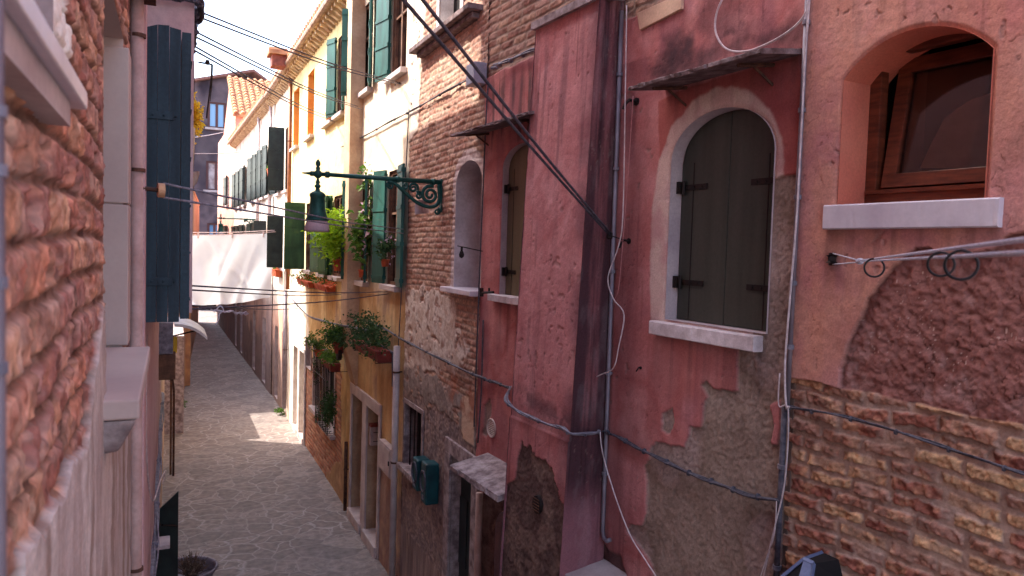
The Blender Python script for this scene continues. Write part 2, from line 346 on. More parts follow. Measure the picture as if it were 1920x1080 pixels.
# ------------------------------------------------------------------ ground
def paving_mat():
    m = bpy.data.materials.new('crazy paving'); m.use_nodes = True; n = m.node_tree.nodes; l = m.node_tree.links; p = n['Principled BSDF']
    tc = n.new('ShaderNodeTexCoord'); nz = n.new('ShaderNodeTexNoise'); nz.inputs['Scale'].default_value = 1.3; nz.inputs['Detail'].default_value = 4
    ad = n.new('ShaderNodeVectorMath'); ad.operation = 'MULTIPLY_ADD'; ad.inputs[1].default_value = (.7, .7, 0); l.new(tc.outputs['Object'], ad.inputs[2]); l.new(nz.outputs['Color'], ad.inputs[0]); l.new(tc.outputs['Object'], nz.inputs[0])
    mp = n.new('ShaderNodeMapping'); mp.inputs['Scale'].default_value = (2.1, 2.4, 0); l.new(ad.outputs[0], mp.inputs[0])
    v = n.new('ShaderNodeTexVoronoi'); v.feature = 'DISTANCE_TO_EDGE'; v.inputs['Scale'].default_value = 1.3; v.voronoi_dimensions = '2D'; l.new(mp.outputs[0], v.inputs[0])
    vc = n.new('ShaderNodeTexVoronoi'); vc.inputs['Scale'].default_value = 1.3; vc.voronoi_dimensions = '2D'; l.new(mp.outputs[0], vc.inputs[0])
    v2 = n.new('ShaderNodeTexVoronoi'); v2.feature = 'DISTANCE_TO_EDGE'; v2.inputs['Scale'].default_value = 2.7; v2.voronoi_dimensions = '2D'; l.new(mp.outputs[0], v2.inputs[0])
    sel = n.new('ShaderNodeTexVoronoi'); sel.inputs['Scale'].default_value = 1.3; sel.voronoi_dimensions = '2D'; l.new(mp.outputs[0], sel.inputs[0]); sx_ = n.new('ShaderNodeSeparateColor'); l.new(sel.outputs['Color'], sx_.inputs[0])
    gt = n.new('ShaderNodeMath'); gt.operation = 'GREATER_THAN'; gt.inputs[1].default_value = .62; l.new(sx_.outputs[1], gt.inputs[0])
    mn = n.new('ShaderNodeMath'); mn.operation = 'MINIMUM'; l.new(v.outputs[0], mn.inputs[0]); l.new(v2.outputs[0], mn.inputs[1])
    vsel = n.new('ShaderNodeMix'); l.new(gt.outputs[0], vsel.inputs['Factor']); l.new(v.outputs[0], vsel.inputs['A']); l.new(mn.outputs[0], vsel.inputs['B'])
    nf = n.new('ShaderNodeTexNoise'); nf.inputs['Scale'].default_value = 9; nf.inputs['Detail'].default_value = 8; l.new(tc.outputs['Object'], nf.inputs[0])
    ns = n.new('ShaderNodeTexNoise'); ns.inputs['Scale'].default_value = .7; ns.inputs['Detail'].default_value = 4; l.new(tc.outputs['Object'], ns.inputs[0])
    cr = n.new('ShaderNodeValToRGB'); e = cr.color_ramp.elements; e[0].color = (*C(88, 82, 84), 1); e[1].color = (*C(146, 134, 128), 1); cr.color_ramp.elements.new(.5).color = (*C(114, 106, 105), 1)
    l.new(vc.outputs['Color'], cr.inputs[0])
    m2 = n.new('ShaderNodeMix'); m2.data_type = 'RGBA'; m2.inputs['B'].default_value = (*C(134, 116, 106), 1); l.new(ns.outputs[0], m2.inputs['Factor']); l.new(cr.outputs[0], m2.inputs['A'])
    jr = n.new('ShaderNodeMapRange'); jr.inputs[1].default_value = .01; jr.inputs[2].default_value = .075; jr.inputs[3].default_value = 1; jr.inputs[4].default_value = 0
    jn = n.new('ShaderNodeMath'); jn.operation = 'MULTIPLY_ADD'; jn.inputs[1].default_value = .16; l.new(nf.outputs[0], jn.inputs[0]); l.new(vsel.outputs['Result'], jn.inputs[2])
    sb = n.new('ShaderNodeMath'); sb.operation = 'SUBTRACT'; sb.inputs[1].default_value = .07; l.new(jn.outputs[0], sb.inputs[0]); l.new(sb.outputs[0], jr.inputs[0])
    nj = n.new('ShaderNodeMapRange'); nj.inputs[1].default_value = .38; nj.inputs[2].default_value = .6; nj.inputs[3].default_value = .25; nj.inputs[4].default_value = 1; l.new(ns.outputs[0], nj.inputs[0]); jm = n.new('ShaderNodeMath'); jm.operation = 'MULTIPLY'; l.new(jr.outputs[0], jm.inputs[0]); l.new(nj.outputs[0], jm.inputs[1])
    m3 = n.new('ShaderNodeMix'); m3.data_type = 'RGBA'; m3.inputs['B'].default_value = (*C(168, 158, 154), 1); l.new(jm.outputs[0], m3.inputs['Factor']); l.new(m2.outputs['Result'], m3.inputs['A'])
    fr = n.new('ShaderNodeMapRange'); fr.inputs[1].default_value = .3; fr.inputs[2].default_value = .7; fr.inputs[3].default_value = .66; fr.inputs[4].default_value = 1.3; l.new(nf.outputs[0], fr.inputs[0])
    vm = n.new('ShaderNodeVectorMath'); vm.operation = 'SCALE'; l.new(m3.outputs['Result'], vm.inputs[0]); l.new(fr.outputs[0], vm.inputs['Scale']); l.new(vm.outputs[0], p.inputs['Base Color'])
    b = n.new('ShaderNodeBump'); b.inputs['Strength'].default_value = .5; b.inputs['Distance'].default_value = .015; l.new(sb.outputs[0], b.inputs['Height']); l.new(b.outputs[0], p.inputs['Normal'])
    p.inputs['Roughness'].default_value = .7; return m
g = MB(); g.add([(-300, -300, 0), (300, -300, 0), (300, 300, 0), (-300, 300, 0)], [(0, 1, 2, 3)])
go = g.build('ground', paving_mat()); tag(go, 'grey crazy paving of the alley with pale mortar joints', 'paving', kind='structure')

def pw(W, pts): return [W.uz(x, y) for x, y in pts]
def rear(root, W, u0, u1, depth, ztop, near=.75, far=None):
    """the body of the house behind its alley wall, closed at both ends and on top"""
    b = MB(); b.wbox(W, u0 + .01, u1 - .01, -depth, -near, 0.0, ztop - .05)
    b.wbox(W, u0, u0 + .02, -near - .003, -.012, 0, ztop - .06); b.wbox(W, u1 - .02, u1, -near - .003, -.012, 0, ztop - .06)
    return b.build('inner_wall', M['innerwall'], root)
def roof(root, W, u0, u1, depth, z, over=.3, rise=.8):
    b = MB(); k = [W.pt(u0, over, z), W.pt(u1, over, z), W.pt(u1, -depth, z + rise), W.pt(u0, -depth, z + rise)]
    b.hexa(k + [p + Vector((0, 0, .1)) for p in k])
    n = int((u1 - u0) / .22)
    for i in range(n + 1):                      # rows of curved tiles
        u = u0 + .08 + i * (u1 - u0 - .16) / n
        b.tube([W.pt(u, over + .03, z + .1), W.pt(u, -depth, z + rise + .1)], .075, 7)
    return b.build('roof', M['tile'], root)
def boxes(name, mt, parent, W, lst, bevel=0):
    b = MB()
    for a in lst: b.wbox(W, *a)
    return b.build(name, mt, parent, bevel=bevel)

# ================================================================== SALMON HOUSE (right foreground)
SAL = thing('salmon_house', 'salmon pink plastered house at the right edge with a brown tilted window over bare brick', 'house', W1.pt(1.5, 0, 0))
zl0 = W1.uz(1480, 708); zl1 = W1.uz(1920, 800)
redp = pw(W1, [(1575, 740), (1577, 690), (1590, 645), (1612, 600), (1628, 560), (1650, 530), (1665, 510), (1690, 485), (1720, 464), (1745, 462), (1762, 478), (1810, 476), (1860, 470), (1885, 445), (1920, 435), (2300, 430), (2300, 950), (1920, 805), (1700, 757)])
s0_, s1_ = W1.u(1543, 402, .05), W1.u(1862, 402, .05)
def fnA(U, Z):
    base = mott(U, Z, [C(204, 112, 98), C(198, 118, 96), C(212, 132, 104), C(196, 112, 106)], 2.2, 1)
    st = fbm(U * 5, Z * .8, 2.0, 4, 9); base = mix(base, solid(U, C(214, 128, 90)), sm(.5, .72, st) * .45)
    base = mix(base, solid(U, C(206, 124, 122)), sm(.5, .7, fbm(U, Z, 1.3, 3, 21)) * .5)
    base = mix(base, solid(U, C(150, 90, 76)), sm(.64, .8, fbm(U * 3, Z, 3.3, 4, 12)) * .35)
    h = (fbm(U, Z, 3, 3, 2) - .5) * .012 + (fbm(U, Z, 22, 3, 4) - .5) * .004 + .012
    h, base = age(U, Z, base, h, 130, .45, .8, .35)
    base = drips(U, Z, base, s1_, s0_, W1.z(1700, 428, .05), .5, 504, (120, 70, 60), .5)
    m = mask(U, Z, redp, .012, .0025, 16, 8)
    rc = mott(U, Z, [C(150, 82, 68), C(160, 94, 80), C(140, 74, 60), C(168, 110, 98), C(150, 84, 70)], 4, 5)
    g = fbm(U, Z, 34, 4, 15); rc = rc * (0.62 + .76 * g)[..., None]; rc = mix(rc, solid(U, C(214, 170, 150)), sm(.9, .95, vn(U * 90, Z * 90, 6)) * sm(.45, .6, vn(U * 9, Z * 9, 3)) * .8)
    crk = np.abs(fbm(U, Z, 5, 4, 33) - .5); ck = (1 - sm(0, .006, crk)) * sm(.5, .56, fbm(U, Z, 2.2, 2, 35)); rc = rc * (1 - .45 * ck)[..., None]
    hr = -.018 + (g - .5) * .022 + (fbm(U, Z, 9, 3, 16) - .5) * .008 - ck * .006
    edge = sm(.0, .03, np.abs(sdf(U, Z, redp)[0])); rc = mix(solid(U, C(96, 42, 30)), rc, edge * .6 + .4)  # patch rim darkened in colour as the shadow line of the plaster lip
    base = mix(base, rc, m); h = h * (1 - m) + hr * m
    zl = zl0[1] + (U - zl0[0]) / (zl1[0] - zl0[0]) * (zl1[1] - zl0[1]) + (fbm(U, Z, 6, 3, 41) - .5) * .03
    b = 1 - sm(-.002, .003, Z - zl)
    ins, r1, r2, r3 = bricks(U, Z, .25, .082, .024, 3, .035, .013); ins = ins * (1 - .55 * sm(.58, .66, fbm(U, Z, 5, 3, 19)))
    pal = np.array([C(170, 84, 56), C(220, 152, 84), C(190, 122, 88), C(142, 58, 40), C(232, 170, 98), C(180, 122, 96)])
    bc = pal[(r1 * 5.99).astype(int)]; bc = mix(bc, mott(U, Z, [C(214, 150, 86), C(156, 84, 58), C(130, 70, 50)], 14, 7), .45 * np.ones_like(U))
    bc = bc * (.3 + 1.3 * fbm(U, Z, 48, 4, 8))[..., None]
    mc = mott(U, Z, [C(190, 146, 120), C(168, 122, 98), C(196, 156, 134)], 6, 9) * (.8 + .35 * fbm(U, Z, 50, 2, 10))[..., None]
    h, base = age(U, Z, base, h, 130, .5, 1, .5) if False else (h, base)
    ero = sm(.45, .7, fbm(U, Z, 12, 3, 22)) * r3
    bb = mix(mc, bc, ins); hb = -.02 + ins * (.010 + .010 * r2 + (fbm(U, Z, 30, 5, 24) - .5) * .034 - ero * .014) + (1 - ins) * (fbm(U, Z, 18, 3, 25) - .5) * .010
    top = 1 - sm(0, .06, zl - Z); bb = mix(bb, solid(U, C(196, 132, 84)), b * top * .25)
    return h * (1 - b) + hb * b, mix(base, bb, b)
# arched deep window
wa = W1.u(1580, 250); wb = W1.u(1856, 250); zb = W1.z(1720, 378); zt = W1.z(1710, 57); zs = W1.z(1580, 152)
salwin = arch(wb, wa, zb, zs, zt, 20)
c_ = (wa + wb) / 2; a_ = (wa - wb) / 2
Rr = (a_ * a_ + (zt - zs) ** 2) / (2 * (zt - zs)); salwin = [(wb, zb), (wa, zb)] + [(c_ + Rr * math.sin(t), zt - Rr + Rr * math.cos(t)) for t in np.linspace(math.asin(a_ / Rr), -math.asin(a_ / Rr), 21)]
us = upx(W1, 1995, 1497, 2.0, -1.5, None); us = [u for u in us if u < U_JOINT] + [U_JOINT]
wallmesh('wall', W1, us, fine(2.7, 5.95, .0055, 0, 10.2), fnA, M['wall'], SAL, [salwin])
rear(SAL, W1, -1.5, U_JOINT, 5, 10.2); roof(SAL, W1, -1.5, U_JOINT, 5.2, 10.2)
DP = .195
wn = MB(); wn.reveal(W1, salwin, .012, -DP - .12)
win = wn.build('window', mat('salmon reveal plaster', C(196, 108, 88), C(204, 120, 96), 4, .92, bump=.4, bsc=80), SAL)
z0w, z1w = zb + .01, zt
def lframe(name, W, u0, u1, z0, z1, n0, n1, th, mt, parent, thb=None, bevel=.004):
    thb = thb or th; b = MB(); b.wbox(W, u0, u1, n0, n1, z0, z0 + thb); b.wbox(W, u0, u1, n0, n1, z1 - th, z1)
    b.wbox(W, u0, u0 + th, n0, n1, z0 + thb, z1 - th); b.wbox(W, u1 - th, u1, n0, n1, z0 + thb, z1 - th)
    return b.build(name, mt, parent, bevel=bevel)
lframe('frame', W1, wb - .06, wa + .002, z0w, zt + .03, -DP - .06, -DP, .065, M['wood'], win, .075)
# the sash tilts inwards at its top
class Tilt(Wall):
    pass
tl = Tilt((0, 0), (W1.d.x, W1.d.y)); tl.O = W1.O.copy()
zh = z0w + .085; k_ = math.tan(R(-9))
def tp(u, n, z): return Wall.pt(W1, u, -DP - .005 + n + (z - zh) * k_, z)
tl.pt = tp
lframe('sash', tl, wb - .05, wa - .085, zh, zt - .04, -.05, .0, .075, M['wood'], win, .07)
sp = MB(); sp.wbox(tl, wb, wa - .15, -.03, -.022, zh + .06, zt - .1); sp.build('pane', M['glass'], win)
bead = MB(); bead.wbox(W1, wb - .05, wa - .01, -DP - .002, -DP + .012, z0w + .055, z0w + .075); bead.build('weather_bar', M['wood'], win)
cur = MB()                               # pleated sheet, not built; the painted reflection below replaces it
us_ = np.linspace(wb - .04, wb + .33, 14)
pts = [(u, -DP - .2 + .01 * math.sin(i * 1.9)) for i, u in enumerate(us_)]
for zi, tt in ((z0w + .12, 1), (z0w + .62, .8)): pass
cv = []; 
for j in range(8):
    f = j / 7
    for i, (u, n) in enumerate(pts): cv.append(W1.pt(wb - .04 + (u - wb + .04) * (1 - .55 * f ** 1.6), n - .03 * f, z0w + .1 + f * .52))
cur.add(cv, [(j * 14 + i, j * 14 + i + 1, (j + 1) * 14 + i + 1, (j + 1) * 14 + i) for j in range(7) for i in range(13)])
gl = bpy.data.materials.new('old window pane'); gl.use_nodes = True; gn = gl.node_tree.nodes; gn.remove(gn['Principled BSDF'])
g1 = gn.new('ShaderNodeBsdfTransparent'); g1.inputs[0].default_value = (.8, .78, .75, 1); g2 = gn.new('ShaderNodeBsdfGlossy'); g2.inputs['Roughness'].default_value = .04; g3 = gn.new('ShaderNodeFresnel'); g3.inputs[0].default_value = 1.5; g4 = gn.new('ShaderNodeMixShader')
for a_n, b_n in ((g3.outputs[0], g4.inputs[0]), (g1.outputs[0], g4.inputs[1]), (g2.outputs[0], g4.inputs[2]), (g4.outputs[0], gn['Material Output'].inputs[0])): gl.node_tree.links.new(a_n, b_n)
spo = win.children[-1] if False else [c for c in win.children if c.name.startswith('pane')][0]; spo.data.materials[0] = gl
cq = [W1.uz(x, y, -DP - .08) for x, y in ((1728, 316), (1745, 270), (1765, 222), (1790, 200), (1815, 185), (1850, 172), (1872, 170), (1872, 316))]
cur = MB(); N_ = len(cq); cur.prism(tl, [(a, c) for a, c in cq], -.05, -.045); cur.build('reflection_sheet', mat('painted pale reflection', C(206, 186, 170), C(186, 164, 150), 5, .9, bump=.2, bsc=12, trans=.3), win)  # pale sheet cut to imitate a reflection in the pane
bk = MB(); bk.wbox(W1, wb - .2, wa + .02, -.72, -.70, zb - .1, zt + .1); bk.build('back_panel', M['dark'], win)
s0 = W1.u(1543, 402, .05); s1 = W1.u(1862, 402, .05)
sl_ = chipbox(W1, s1 - .02, s0, -.02, .05, W1.z(1700, 428, .05), W1.z(1700, 379, .05) + .004, 1, .0005); sl_.build('sill', M['whitemarble'], win)

# ================================================================== ROSE HOUSE
ROSE = thing('rose_house', 'deep rose plastered house with a battered chimney breast and grey arched shutters', 'house', W1.pt(4.7, 0, 0))
up_ = W1.u
PU0, PU1 = 4.50, 5.40           # chimney breast along the wall
archo = pw(W1, [(1222, 610), (1222, 480), (1227, 380), (1238, 300), (1262, 236), (1300, 190), (1345, 165), (1400, 168), (1445, 205), (1468, 260), (1474, 330), (1455, 345), (1447, 420), (1440, 500), (1430, 590), (1420, 640), (1222, 615)])
redz = pw(W1, [(1238, 300), (1236, 190), (1300, 160), (1500, 105), (1508, 200), (1500, 332), (1440, 338), (1300, 300)])
mold = pw(W1, [(1226, 165), (1225, 130), (1240, 85), (1300, 70), (1310, 100), (1345, 85), (1400, 40), (1440, 60), (1500, 30), (1515, 60), (1515, 95), (1420, 90), (1300, 150)])
mold2 = pw(W1, [(1245, 70), (1285, 35), (1290, 70), (1290, 130), (1240, 140)])
mold3 = pw(W1, [(1300, 60), (1330, -40), (1400, -60), (1410, 30), (1340, 80)])
rend = pw(W1, [(1447, 334), (1512, 325), (1500, 700), (1480, 960), (1475, 1180), (1240, 1180), (1225, 1060), (1200, 1022), (1176, 994), (1184, 982), (1204, 985), (1214, 965), (1213, 905), (1209, 872), (1218, 860), (1222, 835), (1232, 826), (1258, 836), (1284, 838), (1294, 812), (1296, 800), (1318, 800), (1321, 760), (1330, 745), (1318, 722), (1326, 714), (1340, 728), (1384, 734), (1386, 655), (1400, 640), (1430, 600), (1440, 480), (1450, 400)])
isl = pw(W1, [(1444, 760), (1466, 748), (1464, 800), (1460, 835), (1448, 832), (1452, 800)])
spot1 = pw(W1, [(1242, 775), (1262, 765), (1266, 790), (1258, 815), (1243, 808)])
spot2 = pw(W1, [(910, 760), (920, 745), (924, 765), (914, 820), (906, 815)])
lowd = pw(W1, [(1150, 1200), (900, 1200), (900, 930), (940, 900), (985, 900), (1090, 980), (1120, 1010), (1165, 1040), (1180, 1100)])
undsill = pw(W1, [(1235, 620), (1225, 700), (1260, 760), (1386, 735), (1385, 640)])
uA = W1.u(905, 450)
def fnB(U, Z):
    b = mott(U, Z, [C(198, 102, 98), C(208, 118, 114), C(190, 92, 86), C(212, 128, 122)], 1.7, 51)
    st = fbm(U * 6, Z * .7, 1.6, 4, 52); b = mix(b, solid(U, C(166, 70, 66)), sm(.5, .75, st) * .45)
    b = mix(b, solid(U, C(150, 80, 92)), sm(.52, .72, fbm(U * 4, Z, 1.1, 4, 53)) * .5)
    h = (fbm(U, Z, 2.4, 3, 54) - .5) * .016 + (fbm(U, Z, 26, 3, 55) - .5) * .003 + .012
    h, b = age(U, Z, b, h, 150, .5, .9, .55)
    g = fbm(U, Z, 60, 3, 61); gc = mott(U, Z, [C(156, 126, 108), C(138, 108, 90), C(166, 134, 122), C(140, 112, 100)], 2.4, 62) * (.66 + .68 * g)[..., None]
    gc = mix(gc, solid(U, C(150, 124, 124)), sm(.5, .7, fbm(U, Z, 1.1, 3, 66)) * .5)
    gh = -.004 + (g - .5) * .012 + (fbm(U, Z, 6, 3, 63) - .5) * .010
    m = mask(U, Z, redz, .008, .006, 8, 56); b = mix(b, mott(U, Z, [C(170, 64, 56), C(184, 78, 66), C(160, 56, 52)], 3, 57), m * .9)
    m = mask(U, Z, undsill, .06, .05, 3, 58); b = mix(b, mott(U, Z, [C(176, 76, 62), C(170, 84, 80)], 3, 59), m * .6)
    m = mask(U, Z, archo, .02, .012, 9, 64); b = mix(b, mott(U, Z, [C(206, 158, 148), C(214, 176, 160), C(198, 140, 136)], 5, 65), m * .9)
    for P_, rg, a in ((mold, .09, .8), (mold2, .07, .75), (mold3, .1, .6)):
        m = mask(U, Z, P_, rg, .07, 9, 67); b = mix(b, solid(U, C(70, 46, 52)), m * a * (.55 + .6 * fbm(U, Z, 14, 3, 68)))
    m = np.maximum(mask(U, Z, rend, .014, .0025, 15, 69), mask(U, Z, spot1, .01, .003, 20, 70)); m = np.maximum(m, mask(U, Z, spot2, .012, .003, 20, 71))
    m = m * (1 - mask(U, Z, isl, .008, .003, 20, 72))
    b = mix(b, gc, m); h = h * (1 - m) + gh * m
    m = mask(U, Z, lowd, .06, .02, 5, 73); dc = mott(U, Z, [C(96, 66, 60), C(120, 86, 76), C(84, 54, 50), C(140, 96, 78)], 4, 74) * (.7 + .6 * g)[..., None]
    b = mix(b, dc, m); h = h * (1 - m) + (gh - .004) * m
    # stain along the chimney breast corner
    t = sm(.35, .0, np.abs(U - 4.36)) * sm(.3, .6, fbm(U * 2, Z * .6, 1.5, 3, 75)); b = mix(b, solid(U, C(92, 46, 56)), t * .45 * (Z < 6))
    # streaks under the coping at the far strip
    t = sm(5.5, 5.75, Z) * sm(6.35, 6.1, Z) * sm(.5, .62, fbm(U * 14, Z * .5, 1.2, 3, 76)) * (U > 5.3); b = mix(b, solid(U, C(88, 66, 68)), t * .8)
    b = drips(U, Z, b, sx1, sx0, W1.z(1330, 645, .05), .7, 501); b = drips(U, Z, b, KW[0], KW[1], KW[2] - .06, .6, 502); b = drips(U, Z, b, 2.85, 3.95, W1.z(1370, 137), .4, 503, a=.35)
    # brick above the plaster
    zt_ = 6.33 + (fbm(U, Z * 0, 3, 3, 77) - .5) * .06; t = sm(-.003, .003, Z - zt_) * (U > 4.05)
    ins, r1, r2, r3 = bricks(U, Z, .25, .075, .016, 9); pal = np.array([C(158, 104, 80), C(176, 126, 96), C(140, 84, 66), C(168, 120, 100)])
    bc = mix(solid(U, C(150, 118, 98)), pal[(r1 * 3.99).astype(int)] * (.35 + 1.25 * fbm(U, Z, 34, 4, 78))[..., None], ins)
    b = mix(b, bc, t); h = h * (1 - t) + (-.01 + ins * .006 + (fbm(U, Z, 26, 4, 79) - .5) * .020) * t
    return h, b
# grey arched shutters
def wpx(W, xl, xr, yb, ytop, ysp):
    ym = (yb + ysp) / 2; xm = (xl + xr) / 2; ua, ub = W.u(xl, ym), W.u(xr, ym)
    return min(ua, ub), max(ua, ub), W.z(xm, yb), W.z(xl, ysp), W.z(xm, ytop)
GW = (W1.u(1446, 480), W1.u(1254, 480), W1.z(1340, 612), W1.z(1270, 305), W1.z(1362, 202))
gpoly = arch(*GW, 22)
KW = (5.37, W1.u(942, 420), W1.z(960, 556), W1.z(945, 318), W1.z(975, 270)); KW = (W1.u(942, 420) - .74, KW[1], KW[2], KW[3], KW[4])
sx0, sx1 = W1.u(1222, 615, .05), W1.u(1418, 640, .05)
kpoly = arch(*KW, 16)
# ground floor arched doorway beside the slab
DW = (5.55, 6.25, .05, 1.95, 2.22); dpoly = arch(*DW, 14)
us = [u for u in upx(W1, 1510, 903, 2.0) if U_JOINT < u < U_END]; us = [U_JOINT] + us + [U_END]
wallmesh('wall', W1, us, fine(1.3, 7.2, .0095, 0, 9.6), fnB, M['wall'], ROSE, [gpoly, kpoly, dpoly])
rear(ROSE, W1, U_JOINT, U_END, 5, 9.6); roof(ROSE, W1, U_JOINT, U_END, 5.2, 9.6)

def shuttered(root, W, A, depth, leafmat, jamb, back=True, hin=(.2, .8), hl=.22, clip=None):
    u0, u1, z0, zs, zt = A; p = arch(u0, u1, z0, zs, zt, 22)
    r = MB(); r.reveal(W, p, .012, -depth - .06); w_ = r.build('window', jamb, root)
    uc = (u0 + u1) / 2; g = .004; nD = -depth
    for s in (0, 1):
        lo, hi = (u0 + g, uc - g * .6) if s == 0 else (uc + g * .6, u1 - g)
        a_ = (u1 - u0) / 2 - g; P = []
        for k in range(15):
            u = lo + (hi - lo) * k / 14; P.append((u, zs + (zt - zs - g) * math.sqrt(max(0, 1 - ((u - uc) / a_) ** 2))))
        poly = [(lo, z0 + .004)] + [(hi, z0 + .004)] + P[::-1]
        lf = MB(); lf.prism(W, poly, nD - .04, nD); 
        sh = lf.build('shutter', leafmat, w_, bevel=.003)
        em = hi - .115 if s == 1 else lo + .115       # outer board is a separate plank: groove made by a thin batten
        bt = MB(); bt.wbox(W, em - .0035, em + .0035, nD - .002, nD + .0025, z0 + .01, zs); bt.build('board_joint', M['iron'], w_)
    for zf in hin:
        zh_ = z0 + (zt - z0) * zf
        for s in (-1, 1):
            e = u0 if s < 0 else u1; q = MB()
            a, b_ = (e + .02, e + hl) if s < 0 else (e - hl, e - .02)
            q.wbox(W, a, b_, nD + .001, nD + .009, zh_ - .018, zh_ + .018)
            for k in range(3):
                uu = a + (b_ - a) * (.2 + .3 * k); q.wbox(W, uu - .006, uu + .006, nD + .008, nD + .014, zh_ - .006, zh_ + .006)
            q.wbox(W, e - s * .015 - .014, e - s * .015 + .014, nD - .005, nD + .045, zh_ - .04, zh_ + .04)
            q.tube([W.pt(e - s * .045, nD + .02, zh_ - .045), W.pt(e - s * .045, nD + .02, zh_ + .045)], .011, 8)
            q.build('hinge', M['iron'], w_)
    bk = MB(); bk.wbox(W, u0 - .05, u1 + .05, -depth - .075, -depth - .065, z0 - .05, zt + .05); bk.build('back_panel', M['dark'], w_)
    return w_
jambp = mat('pale jamb plaster', C(192, 172, 172), C(168, 148, 152), 5, .85, bump=.25, bsc=60)
gwin = shuttered(ROSE, W1, GW, .085, M['shutgrey'], jambp, hin=(.19, .66), hl=.25)
sx0, sx1 = W1.u(1222, 615, .05), W1.u(1418, 640, .05)
b = chipbox(W1, sx1, sx0, -.1, .075, W1.z(1330, 645, .05), W1.z(1330, 617, .05), 2, .0009); b.build('sill', M['sillpaint'], gwin)
kwin = shuttered(ROSE, W1, KW, .05, M['shutkhaki'], jambp, hin=(.16, .72), hl=.2)
b = chipbox(W1, KW[0] - .04, W1.u(917, 560, .05), -.1, .07, KW[2] - .065, KW[2] + .004, 3, .003); b.build('sill', M['sillpaint'], kwin)
# arched doorway
b = MB(); b.reveal(W1, dpoly, .012, -.2); dwy = b.build('doorway', jambp, ROSE)
b = MB(); b.wbox(W1, DW[0] - .02, DW[1] + .02, -.22, -.17, .0, 2.3); b.build('door', M['shutdark'], dwy)
b = MB()
for zz in (.5, 1.05, 1.7): b.wbox(W1, DW[1] - .2, DW[1] - .02, -.168, -.14, zz, zz + .06)
b.build('hinge', M['iron'], dwy)

# chimney breast with battered faces
def bat(z): return .215 + max(0, (6.5 - z)) * .038 + (.0 if z > 3.25 else .012)
def fnP(U, Z, side):
    b = mott(U, Z, [C(204, 116, 114), C(214, 130, 126), C(198, 104, 102), C(218, 138, 134)], 2.0, 81)
    st = fbm(U * 7, Z * .7, 1.4, 4, 82); b = mix(b, solid(U, C(156, 86, 90)), sm(.5, .72, st) * .3)
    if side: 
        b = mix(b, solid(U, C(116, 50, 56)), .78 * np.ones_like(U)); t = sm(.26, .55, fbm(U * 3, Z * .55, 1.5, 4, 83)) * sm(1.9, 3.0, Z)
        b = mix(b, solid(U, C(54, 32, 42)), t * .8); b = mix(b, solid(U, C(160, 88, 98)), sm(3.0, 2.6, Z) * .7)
    else:
        t = sm(4.72, 4.5, U) * sm(.3, .6, fbm(U, Z * .8, 3, 4, 84)); b = mix(b, solid(U, C(104, 62, 74)), t * .6)
        t = sm(.14, .0, np.abs(Z - 3.42 + (U - 5) * -.1)) * sm(.4, .6, fbm(U, Z, 9, 4, 85)); b = mix(b, solid(U, C(96, 58, 62)), t * .7)
        t = sm(6.5, 5.9, Z) * sm(4.9, 5.5, Z) * sm(.52, .66, fbm(U * 12, Z * .6, 1.3, 3, 86)); b = mix(b, solid(U, C(112, 66, 76)), t * .5)
        t = sm(3.0, 2.7, Z); b = mix(b, solid(U, C(178, 72, 60)), t * .55)
    g = fbm(U, Z, 50, 3, 87); h = (fbm(U, Z, 3, 3, 88) - .5) * .014 + (fbm(U, Z, 24, 3, 89) - .5) * .004
    h, b = age(U, Z, b, h, 170, .45, .7, .3)
    if not side:
        L_ = sorted(W1.uz(x, y, .36) for x, y in ((1085, 1100), (1076, 1010), (1060, 960), (1042, 905), (1022, 862), (1004, 858), (992, 836), (977, 828), (970, 860), (966, 900), (955, 910), (940, 905)))
        lim = np.interp(U, [q[0] for q in L_], [q[1] for q in L_])
        m = 1 - sm(-.003, .003, Z - lim + (fbm(U, Z, 10, 4, 90) - .5) * .16)
        dc = mott(U, Z, [C(112, 84, 74), C(96, 66, 60), C(136, 104, 88), C(84, 58, 54)], 4, 91) * (.66 + .68 * g)[..., None]
        b = mix(b, dc, m); h = h * (1 - m) + (-.016 + (g - .5) * .012) * m
    return h, b
cb_mat = M['wall']
zsP = fine(1.3, 6.46, .0095, 0, 6.46, .3)[:-1] + [6.46]
usP = np.linspace(PU0, PU1, 90)
front = wallmesh('chimney_breast', W1, usP, zsP, lambda U, Z: fnP(U, Z, False), cb_mat, ROSE)
def push(ob, fn):
    me = ob.data; n = len(me.vertices); co = np.empty(n * 3, np.float32); me.vertices.foreach_get('co', co); co = co.reshape(-1, 3); co = fn(co); me.vertices.foreach_set('co', co.astype(np.float32).ravel()); me.update()
nv = np.array(W1.n); dv = np.array(W1.d)
batv = np.vectorize(bat)
def pf(co):
    co = co + batv(co[:, 2])[:, None] * nv; return co
push(front, pf)
# both cheeks
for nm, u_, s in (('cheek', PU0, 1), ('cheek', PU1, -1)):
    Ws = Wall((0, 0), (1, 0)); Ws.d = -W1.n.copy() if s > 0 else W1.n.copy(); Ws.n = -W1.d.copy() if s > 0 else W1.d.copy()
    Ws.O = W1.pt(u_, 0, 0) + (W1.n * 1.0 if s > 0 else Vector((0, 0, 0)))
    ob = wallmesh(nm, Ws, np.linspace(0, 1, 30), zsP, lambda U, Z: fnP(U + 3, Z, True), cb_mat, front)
    O = np.array(W1.pt(u_, 0, 0)) - np.array(ROSE.location)
    def pc(co, O=O):
        r = co - O; a = r @ nv; k = r @ dv; z = co[:, 2]; aa = a * (batv(z) + .004) ; return co + (aa - a)[:, None] * nv
    push(ob, pc)
b = MB(); k = [W1.pt(PU0 - .01, 0, 6.46), W1.pt(PU1 + .01, 0, 6.46), W1.pt(PU1 + .01, .26, 6.43), W1.pt(PU0 - .01, .26, 6.43)]
